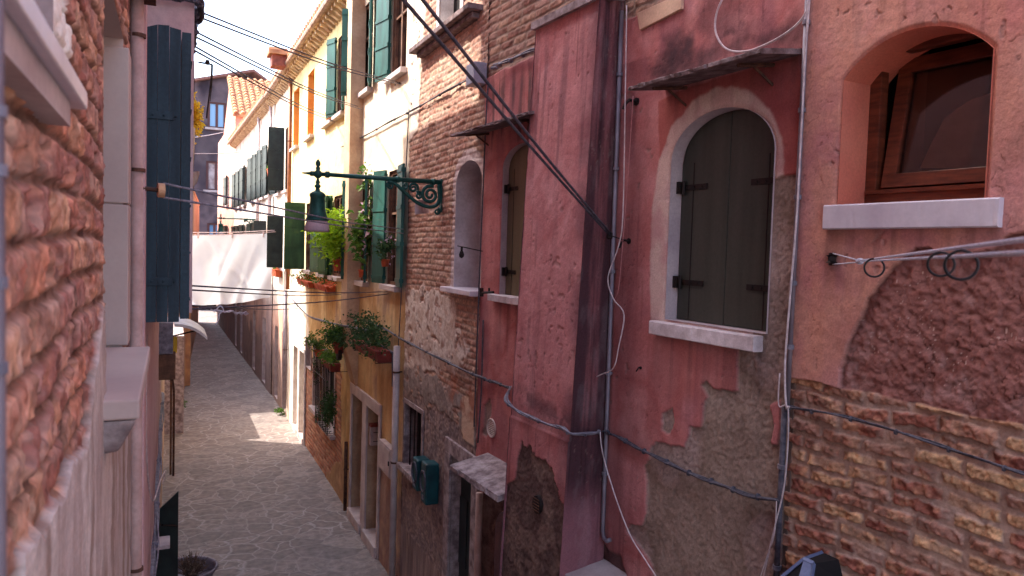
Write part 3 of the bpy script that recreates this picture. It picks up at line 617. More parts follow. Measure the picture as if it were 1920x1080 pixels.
b.hexa(k + [p + Vector((0, 0, .06)) for p in k]); b.build('coping', M['stonedirty'], front)
# slabs over the windows and the doors, held by iron brackets
def awning(root, W, ua, ub, proj, z, mt, th=.03, drop=.06, brk=True):
    b = chipbox(W, ua, ub, -.02, proj, z, z + th, int(ua * 100), .006); q_ = []
    for v in b.v:
        nn = (Vector(v) - W.O).dot(W.n); q_.append((v[0], v[1], v[2] - drop * max(0, nn) / proj))
    b.v = q_; o = b.build('awning_slab', mt, root)
    if brk:
        for f in (.18, .82):
            u = ua + (ub - ua) * f; q = MB(); q.tube([W.pt(u, -.01, z - .02), W.pt(u, proj * .85, z - drop - .012)], .012, 6); q.tube([W.pt(u, 0, z - .14), W.pt(u, proj * .5, z - .05)], .008, 6)
            q.build('bracket', M['rust'], o)
    return o
awning(ROSE, W1, U_JOINT + .01, 3.98, .33, W1.z(1370, 137), M['lead'], .03, .05)
awning(ROSE, W1, PU1 - .06, W1.u(895, 245) , .30, W1.z(950, 238), M['lead'], .025, .05)
awning(ROSE, W1, 5.45, 6.45, .42, W1.z(905, 850), M['stonedirty'], .05, .08)
awning(ROSE, W1, 3.75, 4.52, .34, W1.z(1120, 1052), M['stone'], .045, .05)
b = MB(); b.prism(W1, [W1.uz(1205, 58), W1.uz(1284, 18), W1.uz(1284, -12), W1.uz(1200, 26)], .0, .03); b.build('stone_strip', mat('cream stone strip', C(214, 178, 150), C(196, 156, 132), 5, .8), ROSE, bevel=.005)
b = MB()                       # fat lead ledge over the brick
b.tube([W1.at(x, y, .10) for x, y in ((1018, 50), (1050, 36), (1080, 20), (1110, 6), (1150, -14), (1200, -40))], .035, 8); b.tube([W1.at(x, y, .14) for x, y in ((1018, 58), (1050, 44), (1080, 28), (1110, 14), (1150, -6))], .02, 8)
b.build('ledge_roll', M['lead'], ROSE)

# ================================================================== BRICK HOUSE
BRK = thing('brick_house', 'bare brick house with a whitewashed arched niche between the rose and the cream house', 'house', W2.pt(8.1, 0, 0))
wht = pw(W2, [(762, 545), (800, 540), (850, 560), (862, 610), (880, 660), (850, 700), (800, 690), (758, 700)])
wht2 = pw(W2, [(760, -60), (792, -60), (800, 0), (796, 60), (790, 140), (784, 240), (768, 270), (755, 270)])
gry = pw(W2, [(750, 690), (790, 690), (840, 720), (870, 740), (900, 740), (900, 900), (850, 820), (790, 760), (740, 760)])
low = pw(W2, [(700, 760), (790, 745), (850, 790), (905, 850), (920, 1300), (700, 1300)])
crm = pw(W2, [(868, 745), (892, 735), (890, 835), (868, 820)])
NW = (Y_J + .06, 7.73, W2.z(870, 542), W2.z(850, 350), W2.z(882, 300)); npoly = arch(*NW, 16)
nring = arch(NW[0] - .12, NW[1] + .09, NW[2] - .05, NW[3], NW[4] + .12, 16)
SN = rectpx(W2, 778, 804, 374, 401); BW = rectpx(W2, 760, 792, 765, 885); BD = (W2.u(888, 950), W2.u(846, 950), .05, W2.z(865, 862)); UWn = (W2.u(865, 20), W2.u(826, 20), W2.z(846, 36), 8.2)
def fnC(U, Z):
    ins, r1, r2, r3 = bricks(U, Z, .235, .066, .012, 13, .018, .009)
    pal = np.array([C(200, 144, 108), C(216, 166, 128), C(178, 112, 82), C(208, 160, 132), C(190, 132, 106), C(222, 180, 144)])
    bc = pal[(r1 * 5.99).astype(int)]; bc = mix(bc, mott(U, Z, [C(206, 150, 118), C(156, 94, 74), C(188, 132, 106)], 5, 101), .4 * np.ones_like(U)) * (.35 + 1.25 * fbm(U, Z, 38, 4, 102))[..., None]
    mc = mott(U, Z, [C(176, 144, 124), C(150, 118, 102)], 5, 103); b = mix(mc, bc, ins)
    h = -.005 + ins * (.004 + .008 * r2) + (fbm(U, Z, 26, 4, 104) - .5) * .026 + (fbm(U, Z, 2.2, 3, 105) - .5) * .03
    g = fbm(U, Z, 40, 3, 106)
    t = sm(.5, .62, fbm(U * 2, Z * .8, 1.3, 4, 107)) * .5; b = mix(b, solid(U, C(122, 92, 80)), t * .6)
    for P_, cols, rg, seed in ((wht, [C(214, 188, 168), C(200, 164, 140), C(226, 208, 192), C(170, 122, 98)], .12, 108), (wht2, [C(232, 214, 192), C(214, 190, 170)], .05, 109), (gry, [C(158, 144, 134), C(134, 112, 104), C(176, 152, 138)], .1, 110)):
        m = mask(U, Z, P_, rg, .006, 6, seed); m = m * sm(.30, .36, fbm(U, Z, 9, 4, seed + 20)); b = mix(b, mott(U, Z, cols, 7, seed + 1) * (.78 + .4 * g)[..., None], m); h = h * (1 - m) + (.012 + (g - .5) * .008) * m
    m = mask(U, Z, low, .12, .02, 4, 120); lc = mott(U, Z, [C(150, 122, 112), C(128, 104, 104), C(166, 136, 124), C(112, 84, 80)], 6, 121) * (.6 + .8 * g)[..., None]; b = mix(b, lc, m); h = h * (1 - m) + (.0 + (g - .5) * .016) * m
    m = mask(U, Z, crm, .03, .006, 8, 122); b = mix(b, solid(U, C(206, 164, 128)), m)
    m = mask(U, Z, nring, .03, .01, 14, 123); b = mix(b, mott(U, Z, [C(222, 200, 196), C(200, 172, 166)], 9, 124), m * .9)
    o = sm(.14, .0, np.abs(Z - 3.15 + (8 - U) * .1) - .1) * sm(7.9, 7.6, U) * sm(.4, .55, fbm(U, Z, 6, 3, 125)); b = mix(b, solid(U, C(176, 96, 56)), o * .8)
    return h, b
us = [u for u in upx(W2, 908, 745, 1.0) if Y_J < u < Y_BC]; us = [Y_J] + us + [Y_BC]
wallmesh('wall', W2, us, fine(.9, 7.6, .0115, 0, 9.8), fnC, M['wall'], BRK, [npoly, rect(*SN), rect(*BW), rect(*BD), rect(*UWn)])
rear(BRK, W2, Y_J, Y_BC, 5, 9.8, near=.5); roof(BRK, W2, Y_J, Y_BC, 5.2, 9.8)
nic = mat('whitewashed niche', C(206, 194, 198), C(176, 160, 160), 3.5, .85, bump=.25, bsc=30)
b = MB(); b.reveal(W2, npoly, .0, -.32); nw = b.build('niche', nic, BRK)
b = MB(); b.wbox(W2, NW[0] - .05, NW[1] + .05, -.34, -.31, NW[2] - .05, NW[4] + .1); b.build('back_panel', M['rust'], nw)
b = MB(); b.wbox(W2, NW[0] - .02, NW[1] + .14, -.3, .11, NW[2] - .05, NW[2] + .005); b.build('sill', M['whitemarble'], nw, bevel=.008)
b = MB(); b.reveal(W2, rect(*SN), .0, -.12); b.wbox(W2, SN[0], SN[1], -.14, -.115, SN[2], SN[3]); b.build('wall_recess', nic, BRK)
def stonewin(root, W, r, depth, fw=.07, mt=None, sill=True, bars=0, grid=0, pane=None, name='window', out=.02):
    mt = mt or M['stone']; u0, u1, z0, z1 = r; f = MB(); f.reveal(W, rect(*r), .0, -depth - .02); w_ = f.build(name, mt, root)
    lframe('frame', W, u0 - fw, u1 + fw, z0 - fw * .2, z1 + fw, .003, out, fw, mt, w_, .012)
    b = MB(); b.wbox(W, u0 - .01, u1 + .01, -depth - .03, -depth, z0 - .01, z1 + .01); b.build('pane', pane or M['dark'], w_)
    if sill: b = MB(); b.wbox(W, u0 - fw - .03, u1 + fw + .03, -.05, .09, z0 - .07, z0 + .004); b.build('sill', mt, w_, bevel=.006)
    for i in range(bars):
        q = MB(); u = u0 + (u1 - u0) * (i + .5) / bars; q.tube([W.pt(u, -.04, z0), W.pt(u, -.04, z1)], .009, 6); q.build('bar', M['iron'], w_)
    return w_
stonewin(BRK, W2, BW, .16, .06, M['stonedirty'], bars=4)
uw = stonewin(BRK, W2, UWn, .16, .09, M['whitepaint'], sill=False)
b = MB(); b.wbox(W2, W2.u(905, 20) , W2.u(790, 70) , -.02, .16, UWn[2] - .16, UWn[2] - .1); b.wbox(W2, W2.u(900, 20), W2.u(795, 70), -.02, .09, UWn[2] - .22, UWn[2] - .163); b.build('sill', M['lead'], uw, bevel=.008)
f = MB(); f.reveal(W2, rect(*BD), .0, -.14); dd = f.build('doorway', M['stonedirty'], BRK)
lframe('frame', W2, BD[0] - .16, BD[1] + .16, .0, BD[3] + .15, .003, .035, .16, M['stonedirty'], dd, .02)
b = MB(); b.wbox(W2, BD[0], BD[1], -.15, -.11, .02, BD[3]); 
for k in range(2):
    for zz in (.2, 1.15): b.wbox(W2, BD[0] + .08 + k * .36, BD[0] + .36 + k * .36, -.11, -.10, zz, zz + .75)
b.build('door', M['shutdark'], dd)
b = MB(); b.tube([W2.pt(BD[0] + .1, -.12, 1.0), W2.pt(BD[0] + .1, -.05, 1.0), W2.pt(BD[0] + .2, -.05, 1.0)], .012, 6); b.build('handle', M['iron'], dd)

# ================================================================== CREAM AND OCHRE HOUSE
CRE = thing('cream_house', 'house with cream upper floor and stained ochre ground floor, twin doorways and green shutters', 'house', W2.pt(11, 0, 0))
def fncream(seed, up, lo, zsplit, soft, low2=None, zl=1.2):
    def fn(U, Z):
        g = fbm(U, Z, 16, 4, seed); b = mott(U, Z, up, 1.6, seed + 1); b2 = mott(U * 1.6, Z * .7, lo, 1.7, seed + 2)
        t = sm(-soft, soft, zsplit + (fbm(U, Z, 1.5, 4, seed + 3) - .5) * .5 - Z); b = mix(b, b2, t)
        st = sm(.55, .72, fbm(U * 7, Z * .5, 1.3, 4, seed + 4)); b = mix(b, solid(U, np.array(lo[0]) * .55), st * .35 * (.25 + t * .75))
        if low2 is not None:
            t = sm(-.25, .25, zl + (fbm(U, Z, 3, 4, seed + 6) - .5) * 1.3 - Z); b = mix(b, mott(U, Z, low2, 3.5, seed + 7), t)
        h = (fbm(U, Z, 1.3, 3, seed + 5) - .5) * .03 + (g - .5) * .012
        return h, b * (.86 + .28 * g)[..., None]
    return fn
cw1 = rectpx(W2, 737, 763, -40, 137); cw2 = rectpx(W2, 678, 699, 8, 172); cl1 = rectpx(W2, 728, 752, 319, 536); cl2 = rectpx(W2, 674, 691, 339, 528)
D1 = (W2.u(681, 850), W2.u(661, 830), .16, W2.z(672, 737)); D2 = (W2.u(711, 880), W2.u(689, 860), .16, W2.z(700, 775)); dz_ = (D1[3] + D2[3]) / 2; D1 = D1[:3] + (dz_,); D2 = D2[:3] + (dz_,)
us = [u for u in upx(W2, 770, 620, 1.6) if Y_BC < u < Y_CY]; us = [Y_BC] + us + [Y_CY]
wallmesh('wall', W2, us, fine(0, 9.0, .03, 0, 9.0), fncream(201, [C(220, 200, 172), C(228, 210, 182), C(200, 176, 150)], [C(206, 164, 108), C(190, 144, 90), C(214, 178, 128), C(176, 142, 118)], 4.02, .12, [C(168, 130, 110), C(150, 112, 100), C(190, 150, 118)], 1.5), M['wallfar'], CRE,
         [rect(*r) for r in (cw1, cw2, cl1, cl2, D1, D2)])
rear(CRE, W2, Y_BC, Y_CY, 5, 9.05, near=.5)
def shutterleaf(parent, W, uh, wdt, z0, z1, ang, mt, side, rails=3):
    """a plank shutter hinged at uh; side=+1 opens away from the camera, -1 towards it; ang from the wall plane"""
    b = MB(); ca, sa = math.cos(R(ang)), math.sin(R(ang)); th = .035
    def P(a, t, z): return W.pt(uh + side * (a * ca) - side * t * sa * 1.0, .03 + a * sa + t * ca, z)
    b.hexa([P(0, 0, z0), P(wdt, 0, z0), P(wdt, th, z0), P(0, th, z0), P(0, 0, z1), P(wdt, 0, z1), P(wdt, th, z1), P(0, th, z1)])
    for k in range(rails + 1):
        zz = z0 + .06 + (z1 - z0 - .16) * k / rails
        for t0, t1 in ((-.012, -.001), (th + .001, th + .012)):
            b.hexa([P(.0, t0, zz), P(wdt, t0, zz), P(wdt, t1, zz), P(0, t1, zz), P(.0, t0, zz + .05), P(wdt, t0, zz + .05), P(wdt, t1, zz + .05), P(0, t1, zz + .05)])
    return b.build('shutter', mt, parent)
def win2(root, W, r, depth=.16, far=None, near=None, mt=None, sillm=None, pane=None, frame=True, wdt=None, fm=None):
    u0, u1, z0, z1 = r; f = MB(); f.reveal(W, rect(*r), 0, -depth - .02); w_ = f.build('window', fm or M['whitepaint'], root)
    b = MB(); b.wbox(W, u0, u1, -depth - .04, -depth - .02, z0, z1); b.build('pane', pane or M['glass'], w_)
    if frame:
        b = MB(); uc = (u0 + u1) / 2
        for a in (u0 + .025, uc, u1 - .025): b.wbox(W, a - .025, a + .025, -depth - .019, -depth + .02, z0, z1)
        b.wbox(W, u0, u1, -depth - .018, -depth + .018, z0, z0 + .05); b.wbox(W, u0, u1, -depth - .018, -depth + .018, z1 - .05, z1); b.wbox(W, u0, u1, -depth - .017, -depth + .017, z0 + (z1 - z0) * .62, z0 + (z1 - z0) * .62 + .03)
        b.build('frame', M['woodold'], w_)
    b = MB(); b.wbox(W, u0 - .08, u1 + .08, -.045, .1, z0 - .07, z0 + .004); b.build('sill', sillm or M['stone'], w_, bevel=.006)
    wd = wdt or (u1 - u0) / 2
    if far is not None: shutterleaf(w_, W, u1 + .01, wd, z0 + .01, z1 + .02, far, mt or M['shutgreen'], 1)
    if near is not None: shutterleaf(w_, W, u0 - .01, wd, z0 + .01, z1 + .02, near, mt or M['shutgreen'], -1)
    return w_
win2(CRE, W2, cw1, .05, fm=M['woodold'], far=12, near=None, wdt=.40); win2(CRE, W2, cw2, .05, fm=M['woodold'], far=55, near=12, wdt=.30)
win2(CRE, W2, cl1, .05, fm=M['woodold'], far=14, near=6, wdt=.34); win2(CRE, W2, cl2, .05, fm=M['woodold'], far=40, near=14, wdt=.30)
for D in (D1, D2):
    f = MB(); f.reveal(W2, rect(*D), 0, -.36); dd = f.build('doorway', mat('stained door reveal', C(196, 168, 140), C(158, 128, 104), 3, .85, bump=.3, bsc=20), CRE)
    b = MB(); b.wbox(W2, D[0], D[1], -.38, -.35, D[2], D[3]); b.build('door', M['woodold'], dd)
    b = MB(); b.wbox(W2, D[0] - .05, D[1] + .03, -.345, .07, .0, D[2] + .006); b.build('step', M['stone'], dd, bevel=.01)
fr = MB(); f0, f1 = D2[0] - .1, D1[1] + .1; zt_ = dz_
fr.wbox(W2, f0, f1, .003, .04, zt_, zt_ + .17); fr.wbox(W2, f0, D2[0], .003, .034, .0, zt_); fr.wbox(W2, D1[1], f1, .003, .034, 0, zt_); fr.wbox(W2, D2[1], D1[0], .003, .034, 0, zt_)
fr.build('door_frame', M['stone'], CRE, bevel=.006)
# chimney stack on corbel
b = MB(); a0, a1 = 12.2, 12.64
b.wbox(W2, a0, a1, -.02, .21, 2.95, 9.3)
k = [W2.pt(a0 + .02, -.01, 2.3), W2.pt(a1 - .02, -.01, 2.3), W2.pt(a1 - .02, .03, 2.3), W2.pt(a0 + .02, .03, 2.3), W2.pt(a0, -.02, 2.95), W2.pt(a1, -.02, 2.95), W2.pt(a1, .21, 2.95), W2.pt(a0, .21, 2.95)]
b.hexa(k); b.build('chimney_breast', mat('faded render', C(204, 176, 146), C(176, 140, 112), 2.5, .9, bump=.35, bsc=25, var=.12), CRE)
def eave(root, W, u0, u1, z, prj=.3, step=.27):
    b = MB(); b.wbox(W, u0, u1, -.1, prj - .05, z, z + .05); b.build('eave_board', M['roofwood'], root)
    n = int((u1 - u0) / step)
    for i in range(n):
        u = u0 + (i + .5) * (u1 - u0) / n; b = MB()
        b.prism(Wall((W.pt(u, 0, 0).x, W.pt(u, 0, 0).y), (W.n.x, W.n.y)), [(-.02, z - .18), (.06, z - .17), (.16, z - .10), (prj - .08, z - .09), (prj - .07, z - .003), (-.02, z - .003)], -.055, .055); b.build('cornice_bracket', M['roofwood'], root)
    b = MB(); b.tube([W.pt(u0, prj, z + .03), W.pt(u1, prj, z + .03)], .06, 8); b.build('gutter', M['gutter'], root)
    roof(root, W, u0, u1, 5.2, z + .06, prj - .02, 1.3)
eave(CRE, W2, Y_BC + .02, Y_CY, 8.95)

# ================================================================== YELLOW HOUSE
YEL = thing('yellow_house', 'pale yellow house with orange window reveals, flower boxes and a brick patch above the paving', 'house', W2.pt(16, 0, 0))
ya = rectpx(W2, 612, 628, 92, 229); yb = rectpx(W2, 577, 589, 134, 256); yc = rectpx(W2, 551, 561, 163, 276); yd = rectpx(W2, 634, 648, 58, 212)
zA, zB = (ya[2] + yb[2]) / 2, (ya[3] + yb[3]) / 2
ya, yb, yc, yd = [r[:2] + (zA, zB) for r in (ya, yb, yc, yd)]
yn = rectpx(W2, 626, 641, 362, 514); yp = rectpx(W2, 574, 589, 385, 512); zA, zB = (yn[2] + yp[2]) / 2, (yn[3] + yp[3]) / 2
yn = yn[:2] + (zA, zB); yp = yp[:2] + (zA, zB); yq = rectpx(W2, 603, 616, 380, 512)[:2] + (zA, zB)
yg = rectpx(W2, 606, 628, 660, 805); yh = rectpx(W2, 588, 600, 648, 768); 
yh = (yh[0], yh[1], yg[2] + .1, yg[3]); yk = rectpx(W2, 574, 584, 640, 690)
yd1 = (W2.u(572, 740), W2.u(563, 740), .12, W2.z(567, 658)); yd2 = (W2.u(560, 730), W2.u(552, 730), .12, W2.z(567, 658))
bpat = pw(W2, [(572, 680), (615, 660), (640, 700), (640, 860), (600, 900), (560, 830), (563, 730)])
fy = fncream(221, [C(232, 208, 142), C(238, 216, 154), C(222, 194, 132)], [C(214, 172, 104), C(200, 154, 88), C(224, 188, 124), C(192, 156, 122)], 3.75, .15, [C(176, 136, 92), C(158, 120, 86), C(192, 150, 106)], .9)
def fnY(U, Z):
    h, b = fy(U, Z)
    t = sm(-.2, .2, U - 17.2 + (fbm(U, Z, 2, 3, 240) - .5)) * sm(4.1, 3.9, Z); b = mix(b, mott(U, Z, [C(226, 206, 180), C(238, 222, 200), C(206, 182, 156)], 3, 241), t)
    m = mask(U, Z, bpat, .12, .01, 4, 242); ins, r1, r2, r3 = bricks(U, Z, .25, .085, .02, 17, .02, .004)
    pal = np.array([C(170, 104, 76), C(190, 134, 102), C(150, 86, 64), C(180, 120, 96)]); bc = mix(solid(U, C(160, 130, 110)), pal[(r1 * 3.99).astype(int)], ins)
    return h * (1 - m) + (ins * .02 - .02) * m, mix(b, bc, m)
us = [u for u in upx(W2, 662, 538, 1.2) if Y_CY < u < Y_YW]; us = [Y_CY] + us + [Y_YW]
wallmesh('wall', W2, us, fine(0, 9.0, .025, 0, 9.0), fnY, M['wallfar'], YEL, [rect(*r) for r in (ya, yb, yc, yd, yn, yp, yq, yg, yh, yk, yd1, yd2)])
rear(YEL, W2, Y_CY, Y_YW, 5, 9.05, near=.5); eave(YEL, W2, Y_CY, Y_YW, 8.95)
orv = mat('reveal with painted shade', C(212, 158, 84), C(196, 138, 70), 3, .85, bump=.2)  # orange puts the shade of the yellow jambs into the colour
for r in (ya, yb, yc): win2(YEL, W2, r, .22, pane=M['orangeblind'], frame=False, fm=orv)
win2(YEL, W2, yd, .05, fm=M['woodold'], far=20, near=10, wdt=.3)
win2(YEL, W2, yn, .05, fm=M['woodold'], far=16, near=None, mt=M['shutolive'], wdt=.5); win2(YEL, W2, yq, .05, fm=M['woodold'], near=10, far=10, mt=M['shutolive'], wdt=.5); win2(YEL, W2, yp, .06, fm=M['woodold'], far=80, mt=M['shutolive'], wdt=.45)
stonewin(YEL, W2, yh, .14, .05, bars=0); stonewin(YEL, W2, yk, .14, .05, sill=False, pane=M['woodold'])
cg = stonewin(YEL, W2, yg, .14, .05, sill=True)
q = MB()
for i in range(9):
    u = yg[0] - .04 + (yg[1] - yg[0] + .08) * i / 8; q.tube([W2.pt(u, 0, yg[2]), W2.pt(u, .14, yg[2] + .02), W2.pt(u, .14, yg[3] + .02), W2.pt(u, 0, yg[3] + .04)], .010, 5)
for zf in (.03, .35, .68, .97): q.tube([W2.pt(yg[0] - .05, .145, yg[2] + (yg[3] - yg[2]) * zf), W2.pt(yg[1] + .05, .145, yg[2] + (yg[3] - yg[2]) * zf)], .008, 5)
q.build('window_grille', M['iron'], cg)
for D in (yd1, yd2):
    f = MB(); f.reveal(W2, rect(*D), 0, -.25); dd = f.build('doorway', M['whitepaint'], YEL)
    b = MB(); b.wbox(W2, D[0], D[1], -.27, -.24, D[2], D[3]); b.build('door', mat('grey beige door', C(170, 152, 134), None, 4, .6), dd)
    b = MB(); b.wbox(W2, D[0] - .02, D[1] + .02, -.235, .05, 0, D[2] + .006); b.build('step', M['stone'], dd)
fr = MB(); fr.wbox(W2, yd1[0] - .09, yd2[1] + .09, .003, .04, yd1[3], yd1[3] + .1); fr.wbox(W2, yd1[0] - .09, yd1[0], .003, .036, 0, yd1[3]); fr.wbox(W2, yd2[1], yd2[1] + .09, .003, .036, 0, yd1[3]); fr.wbox(W2, yd1[1], yd2[0], .003, .036, 0, yd1[3])
fr.build('door_frame', M['whitepaint'], YEL)
# brick chimney on the roof
b = MB(); cx, cy = W2.pt(17.6, -.75, 0).x, 19.2; pc = onY(521, 118, cy); 
b.box(pc.x - .16, pc.x + .16, cy - .22, cy + .22, 8.9, pc.z + .15); b.build('chimney', mat('chimney brick', C(150, 84, 70), C(120, 66, 58), 12, .9, bump=.4, bsc=20), YEL)
b = MB(); b.box(pc.x - .24, pc.x + .24, cy - .3, cy + .3, pc.z + .153, pc.z + .25); b.tube([(pc.x - .22, cy, pc.z + .28), (pc.x + .22, cy, pc.z + .28)], .1, 7); b.build('chimney_cap', M['tile'], YEL)

# ================================================================== WHITE HOUSE and the far row
def farhouse(name, label, W, u0, u1, zt, fn, wins, seed=0, doors=(), shm='shutdark', step=.05):
    root = thing(name, label, 'house', W.pt((u0 + u1) / 2, 0, 0)); us = list(np.arange(u0, u1, .06)) + [u1]
    wallmesh('wall', W, us, fine(0, zt, step, 0, zt), fn, M['wallfar'], root, [rect(*r[:4]) for r in wins] + [rect(*d) for d in doors])
    rear(root, W, u0, u1, 5, zt + .05, near=.4)
    for r in wins: win2(root, W, r[:4], .06, fm=M['woodold'], far=r[4], near=r[5], mt=M[r[6] if len(r) > 6 else shm], wdt=r[7] if len(r) > 7 else None, frame=True)
    for D in doors:
        f = MB(); f.reveal(W, rect(*D), 0, -.2); dd = f.build('doorway', M['stone'], root); b = MB(); b.wbox(W, D[0], D[1], -.22, -.19, D[2], D[3]); b.build('door', M['woodold'], dd)
    return root
wz = lambda a: a
Y5 = Y_YW
w5 = [(20.5, 21.3, 6.05, 7.75, 80, None, 'shutdark', .42), (22.1, 22.9, 6.05, 7.75, 15, 12, 'shutdark'), (20.5, 21.3, 3.95, 5.35, 80, 10, 'shutdark', .42), (22.1, 22.85, 3.95, 5.35, 15, 12, 'shutolive')]
WHT = farhouse('white_house', 'sunlit white house with dark shutters folded out beyond the copper drainpipe', W2, Y5, 23.6, 8.9, fncream(251, [C(218, 204, 186), C(228, 214, 196), C(202, 182, 164)], [C(206, 160, 136), C(196, 144, 120), C(216, 176, 150)], 2.8, .4, [C(150, 122, 108), C(130, 104, 96)], 1.6), w5, doors=[(20.6, 21.4, .1, 2.2), (22.3, 23.0, .1, 2.2)])
eave(WHT, W2, Y5, 23.6, 8.95)
W6 = Wall((XR - .03, 23.6), (-.42, 24))
w6 = []
for u in (.5, 1.9, 3.3, 4.7): w6 += [(u, u + .75, 6.1, 7.7, 14, 12), (u, u + .75, 3.9, 5.3, 70 if u < 1 else 14, 12)]
FAR1 = farhouse('ivory_house', 'ivory house with closely spaced tall windows behind the hanging sheet', W6, 0, 6.9, 8.9, fncream(261, [C(206, 192, 178), C(216, 202, 186), C(176, 156, 146)], [C(190, 150, 132), C(170, 136, 124), C(150, 120, 112)], 2.9, .3, [C(140, 116, 108), C(120, 100, 96)], 1.6), w6, doors=[(1.3, 2.1, .1, 2.2), (4.0, 4.8, .1, 2.2)])
eave(FAR1, W6, 0, 6.9, 8.95)
w7 = [(u, u + .75, a, b_, 12, 12) for u in (7.6, 9.3, 11.0) for a, b_ in ((6.1, 7.6), (3.9, 5.3))]
FAR2 = farhouse('grey_house', 'shaded grey plastered house far down the right side, under the tiled gable end', W6, 6.9, 12.2, 8.9, fncream(271, [C(196, 180, 170), C(206, 190, 176), C(168, 146, 140)], [C(150, 124, 116), C(132, 110, 108)], 3.2, .4), w7, doors=[(8.3, 9.1, .1, 2.2), (10.6, 11.4, .1, 2.2)])
eave(FAR2, W6, 6.9, 12.2, 8.95)
# tall pink house whose tiled roof looks over the row
FAR3 = thing('pink_gabled_house', 'narrow pink house whose barrel tiled roof shows over the eaves of the row', 'house', W6.pt(16, 0, 0))
w8 = [(15.5, 16.3, 3.9, 5.4, 12, 12), (18.3, 19.1, 3.9, 5.4, 12, 12), (15.5, 16.3, 6.4, 7.8, 12, 12)]
fn8 = fncream(281, [C(206, 142, 124), C(214, 156, 136), C(190, 126, 112)], [C(150, 124, 120), C(132, 110, 108), C(160, 128, 120)], 3.4, .4)
wallmesh('wall', W6, list(np.arange(12.2, 22.4, .08)), fine(0, 10.2, .06, 0, 10.2), fn8, M['wallfar'], FAR3, [rect(*r[:4]) for r in w8])
for r in w8: win2(FAR3, W6, r[:4], .14, far=12, near=12, mt=M['shutdark'])
b = MB(); b.wbox(W6, 12.2, 22.4, -5, -.4, 0, 10.0); p0 = W6.pt(12.2, -.01, 0); 
b.build('inner_wall', M['dark'], FAR3)
Wg = Wall((p0.x, p0.y), (1, 0), -1)       # end wall that faces the camera
wallmesh('end_wall', Wg, list(np.arange(0, 5, .1)) + [5], fine(8.5, 10.25, .08, 8, 10.2), fn8, M['wallfar'], FAR3)
b = MB(); zr0, zr1 = 10.2, 12.7; ya_, yb_ = p0.y - .15, p0.y + 4.3; xa_, xb_ = p0.x - .12, p0.x + 5
b.hexa([(xa_, ya_, zr0), (xb_, ya_, zr0), (xb_, yb_, zr1), (xa_, yb_, zr1), (xa_, ya_, zr0 + .1), (xb_, ya_, zr0 + .1), (xb_, yb_, zr1 + .1), (xa_, yb_, zr1 + .1)])
for i in range(17):
    x = xa_ + .12 + i * .3
    for j in range(14):
        t0, t1 = j / 14, (j + 1.12) / 14; b.tube([(x, ya_ + (yb_ - ya_) * t0, zr0 + .13 + (zr1 - zr0) * t0), (x, ya_ + (yb_ - ya_) * t1, zr0 + .09 + (zr1 - zr0) * t1)], .10, 7, r2=.085)
b.build('roof', M['tile'], FAR3)
b = MB(); b.add([(xa_ + .13, p0.y, 10.2), (xa_ + .13, p0.y + 4.2, 12.6), (xa_ + .13, p0.y + 10, 9.9), (xa_ + .13, p0.y, 9.9)], [(0, 1, 2, 3)]); b.build('side_gable', mat('salmon gable plaster', C(206, 142, 120), C(190, 124, 104), 2, .9), FAR3)

# ================================================================== DARK GABLE HOUSE closing the view
YG = 54.0
GAB = thing('gable_house', 'dark plastered gable house with brown windows closing the end of the alley', 'house', (3.5, YG, 0))
pk = onY(475, 136, YG); pl = onY(350, 156, YG); pr = onY(520, 166, YG); xl = onY(352, 590, YG).x; xr = 9.0
Wf = Wall((0, YG), (1, 0), -1)
gw = [rectpx(Wf, 389, 424, 192, 240), rectpx(Wf, 386, 424, 303, 357), rectpx(Wf, 388, 416, 419, 462)]
gd = (onY(389, 590, YG).x, onY(408, 590, YG).x, .05, 2.3)
zk = lambda X: np.interp(X, [pl.x, pk.x, pr.x, xr], [pl.z, pk.z, pr.z, pr.z - 2])
def fnG(U, Z):
    b = mott(U, Z, [C(92, 78, 82), C(70, 58, 66), C(108, 90, 94), C(60, 50, 58)], .45, 301); g = fbm(U, Z, 2.5, 4, 302)
    return (g - .5) * .05, b * (.8 + .4 * g)[..., None]
us = list(np.arange(xl, xr, .1))
wm = wallmesh('wall', Wf, us, fine(0, 15.5, .1, 0, 15.5), fnG, M['wallfar'], GAB, [rect(*r) for r in gw] + [rect(*gd)])
gy = np.array(GAB.location)
def cut(co):
    X = co[:, 0] + gy[0]; co[:, 2] = np.minimum(co[:, 2], zk(X)); return co
push(wm, cut)
for i, r in enumerate(gw):
    f = MB(); f.reveal(Wf, rect(*r), 0, -.2); w_ = f.build('window', M['woodold'], GAB)
    b = MB(); b.wbox(Wf, r[0], r[1], -.16, -.14, r[2], r[3]); b.build('pane', M['glassblue'] if i != 1 else mat('net-curtained glass', C(196, 178, 176), C(150, 128, 126), 3, .3), w_)
    b = MB()
    fw = .16
    for a, c in ((r[0], r[0] + fw), ((r[0] + r[1]) / 2 - fw / 2, (r[0] + r[1]) / 2 + fw / 2), (r[1] - fw, r[1])): b.wbox(Wf, a, c, -.13, -.05, r[2], r[3])
    b.wbox(Wf, r[0] + .002, r[1] - .002, -.128, -.052, r[2], r[2] + .1); b.wbox(Wf, r[0] + .002, r[1] - .002, -.128, -.052, r[3] - .1, r[3]); b.build('frame', mat('dark brown frame', C(92, 58, 56), None, 4, .6), w_)
    b = MB(); b.wbox(Wf, r[0] - .15, r[1] + .15, -.05, .12, r[2] - .14, r[2]); b.build('sill', M['stone'], w_)
b = MB(); b.reveal(Wf, rect(*gd), 0, -.3); b.wbox(Wf, gd[0], gd[1], -.34, -.28, 0, gd[3]); b.build('doorway', M['dark'], GAB)
b = MB(); b.box(xl + .1, xr, YG + .5, YG + 9, 0, 12.9); b.build('inner_wall', M['dark'], GAB)
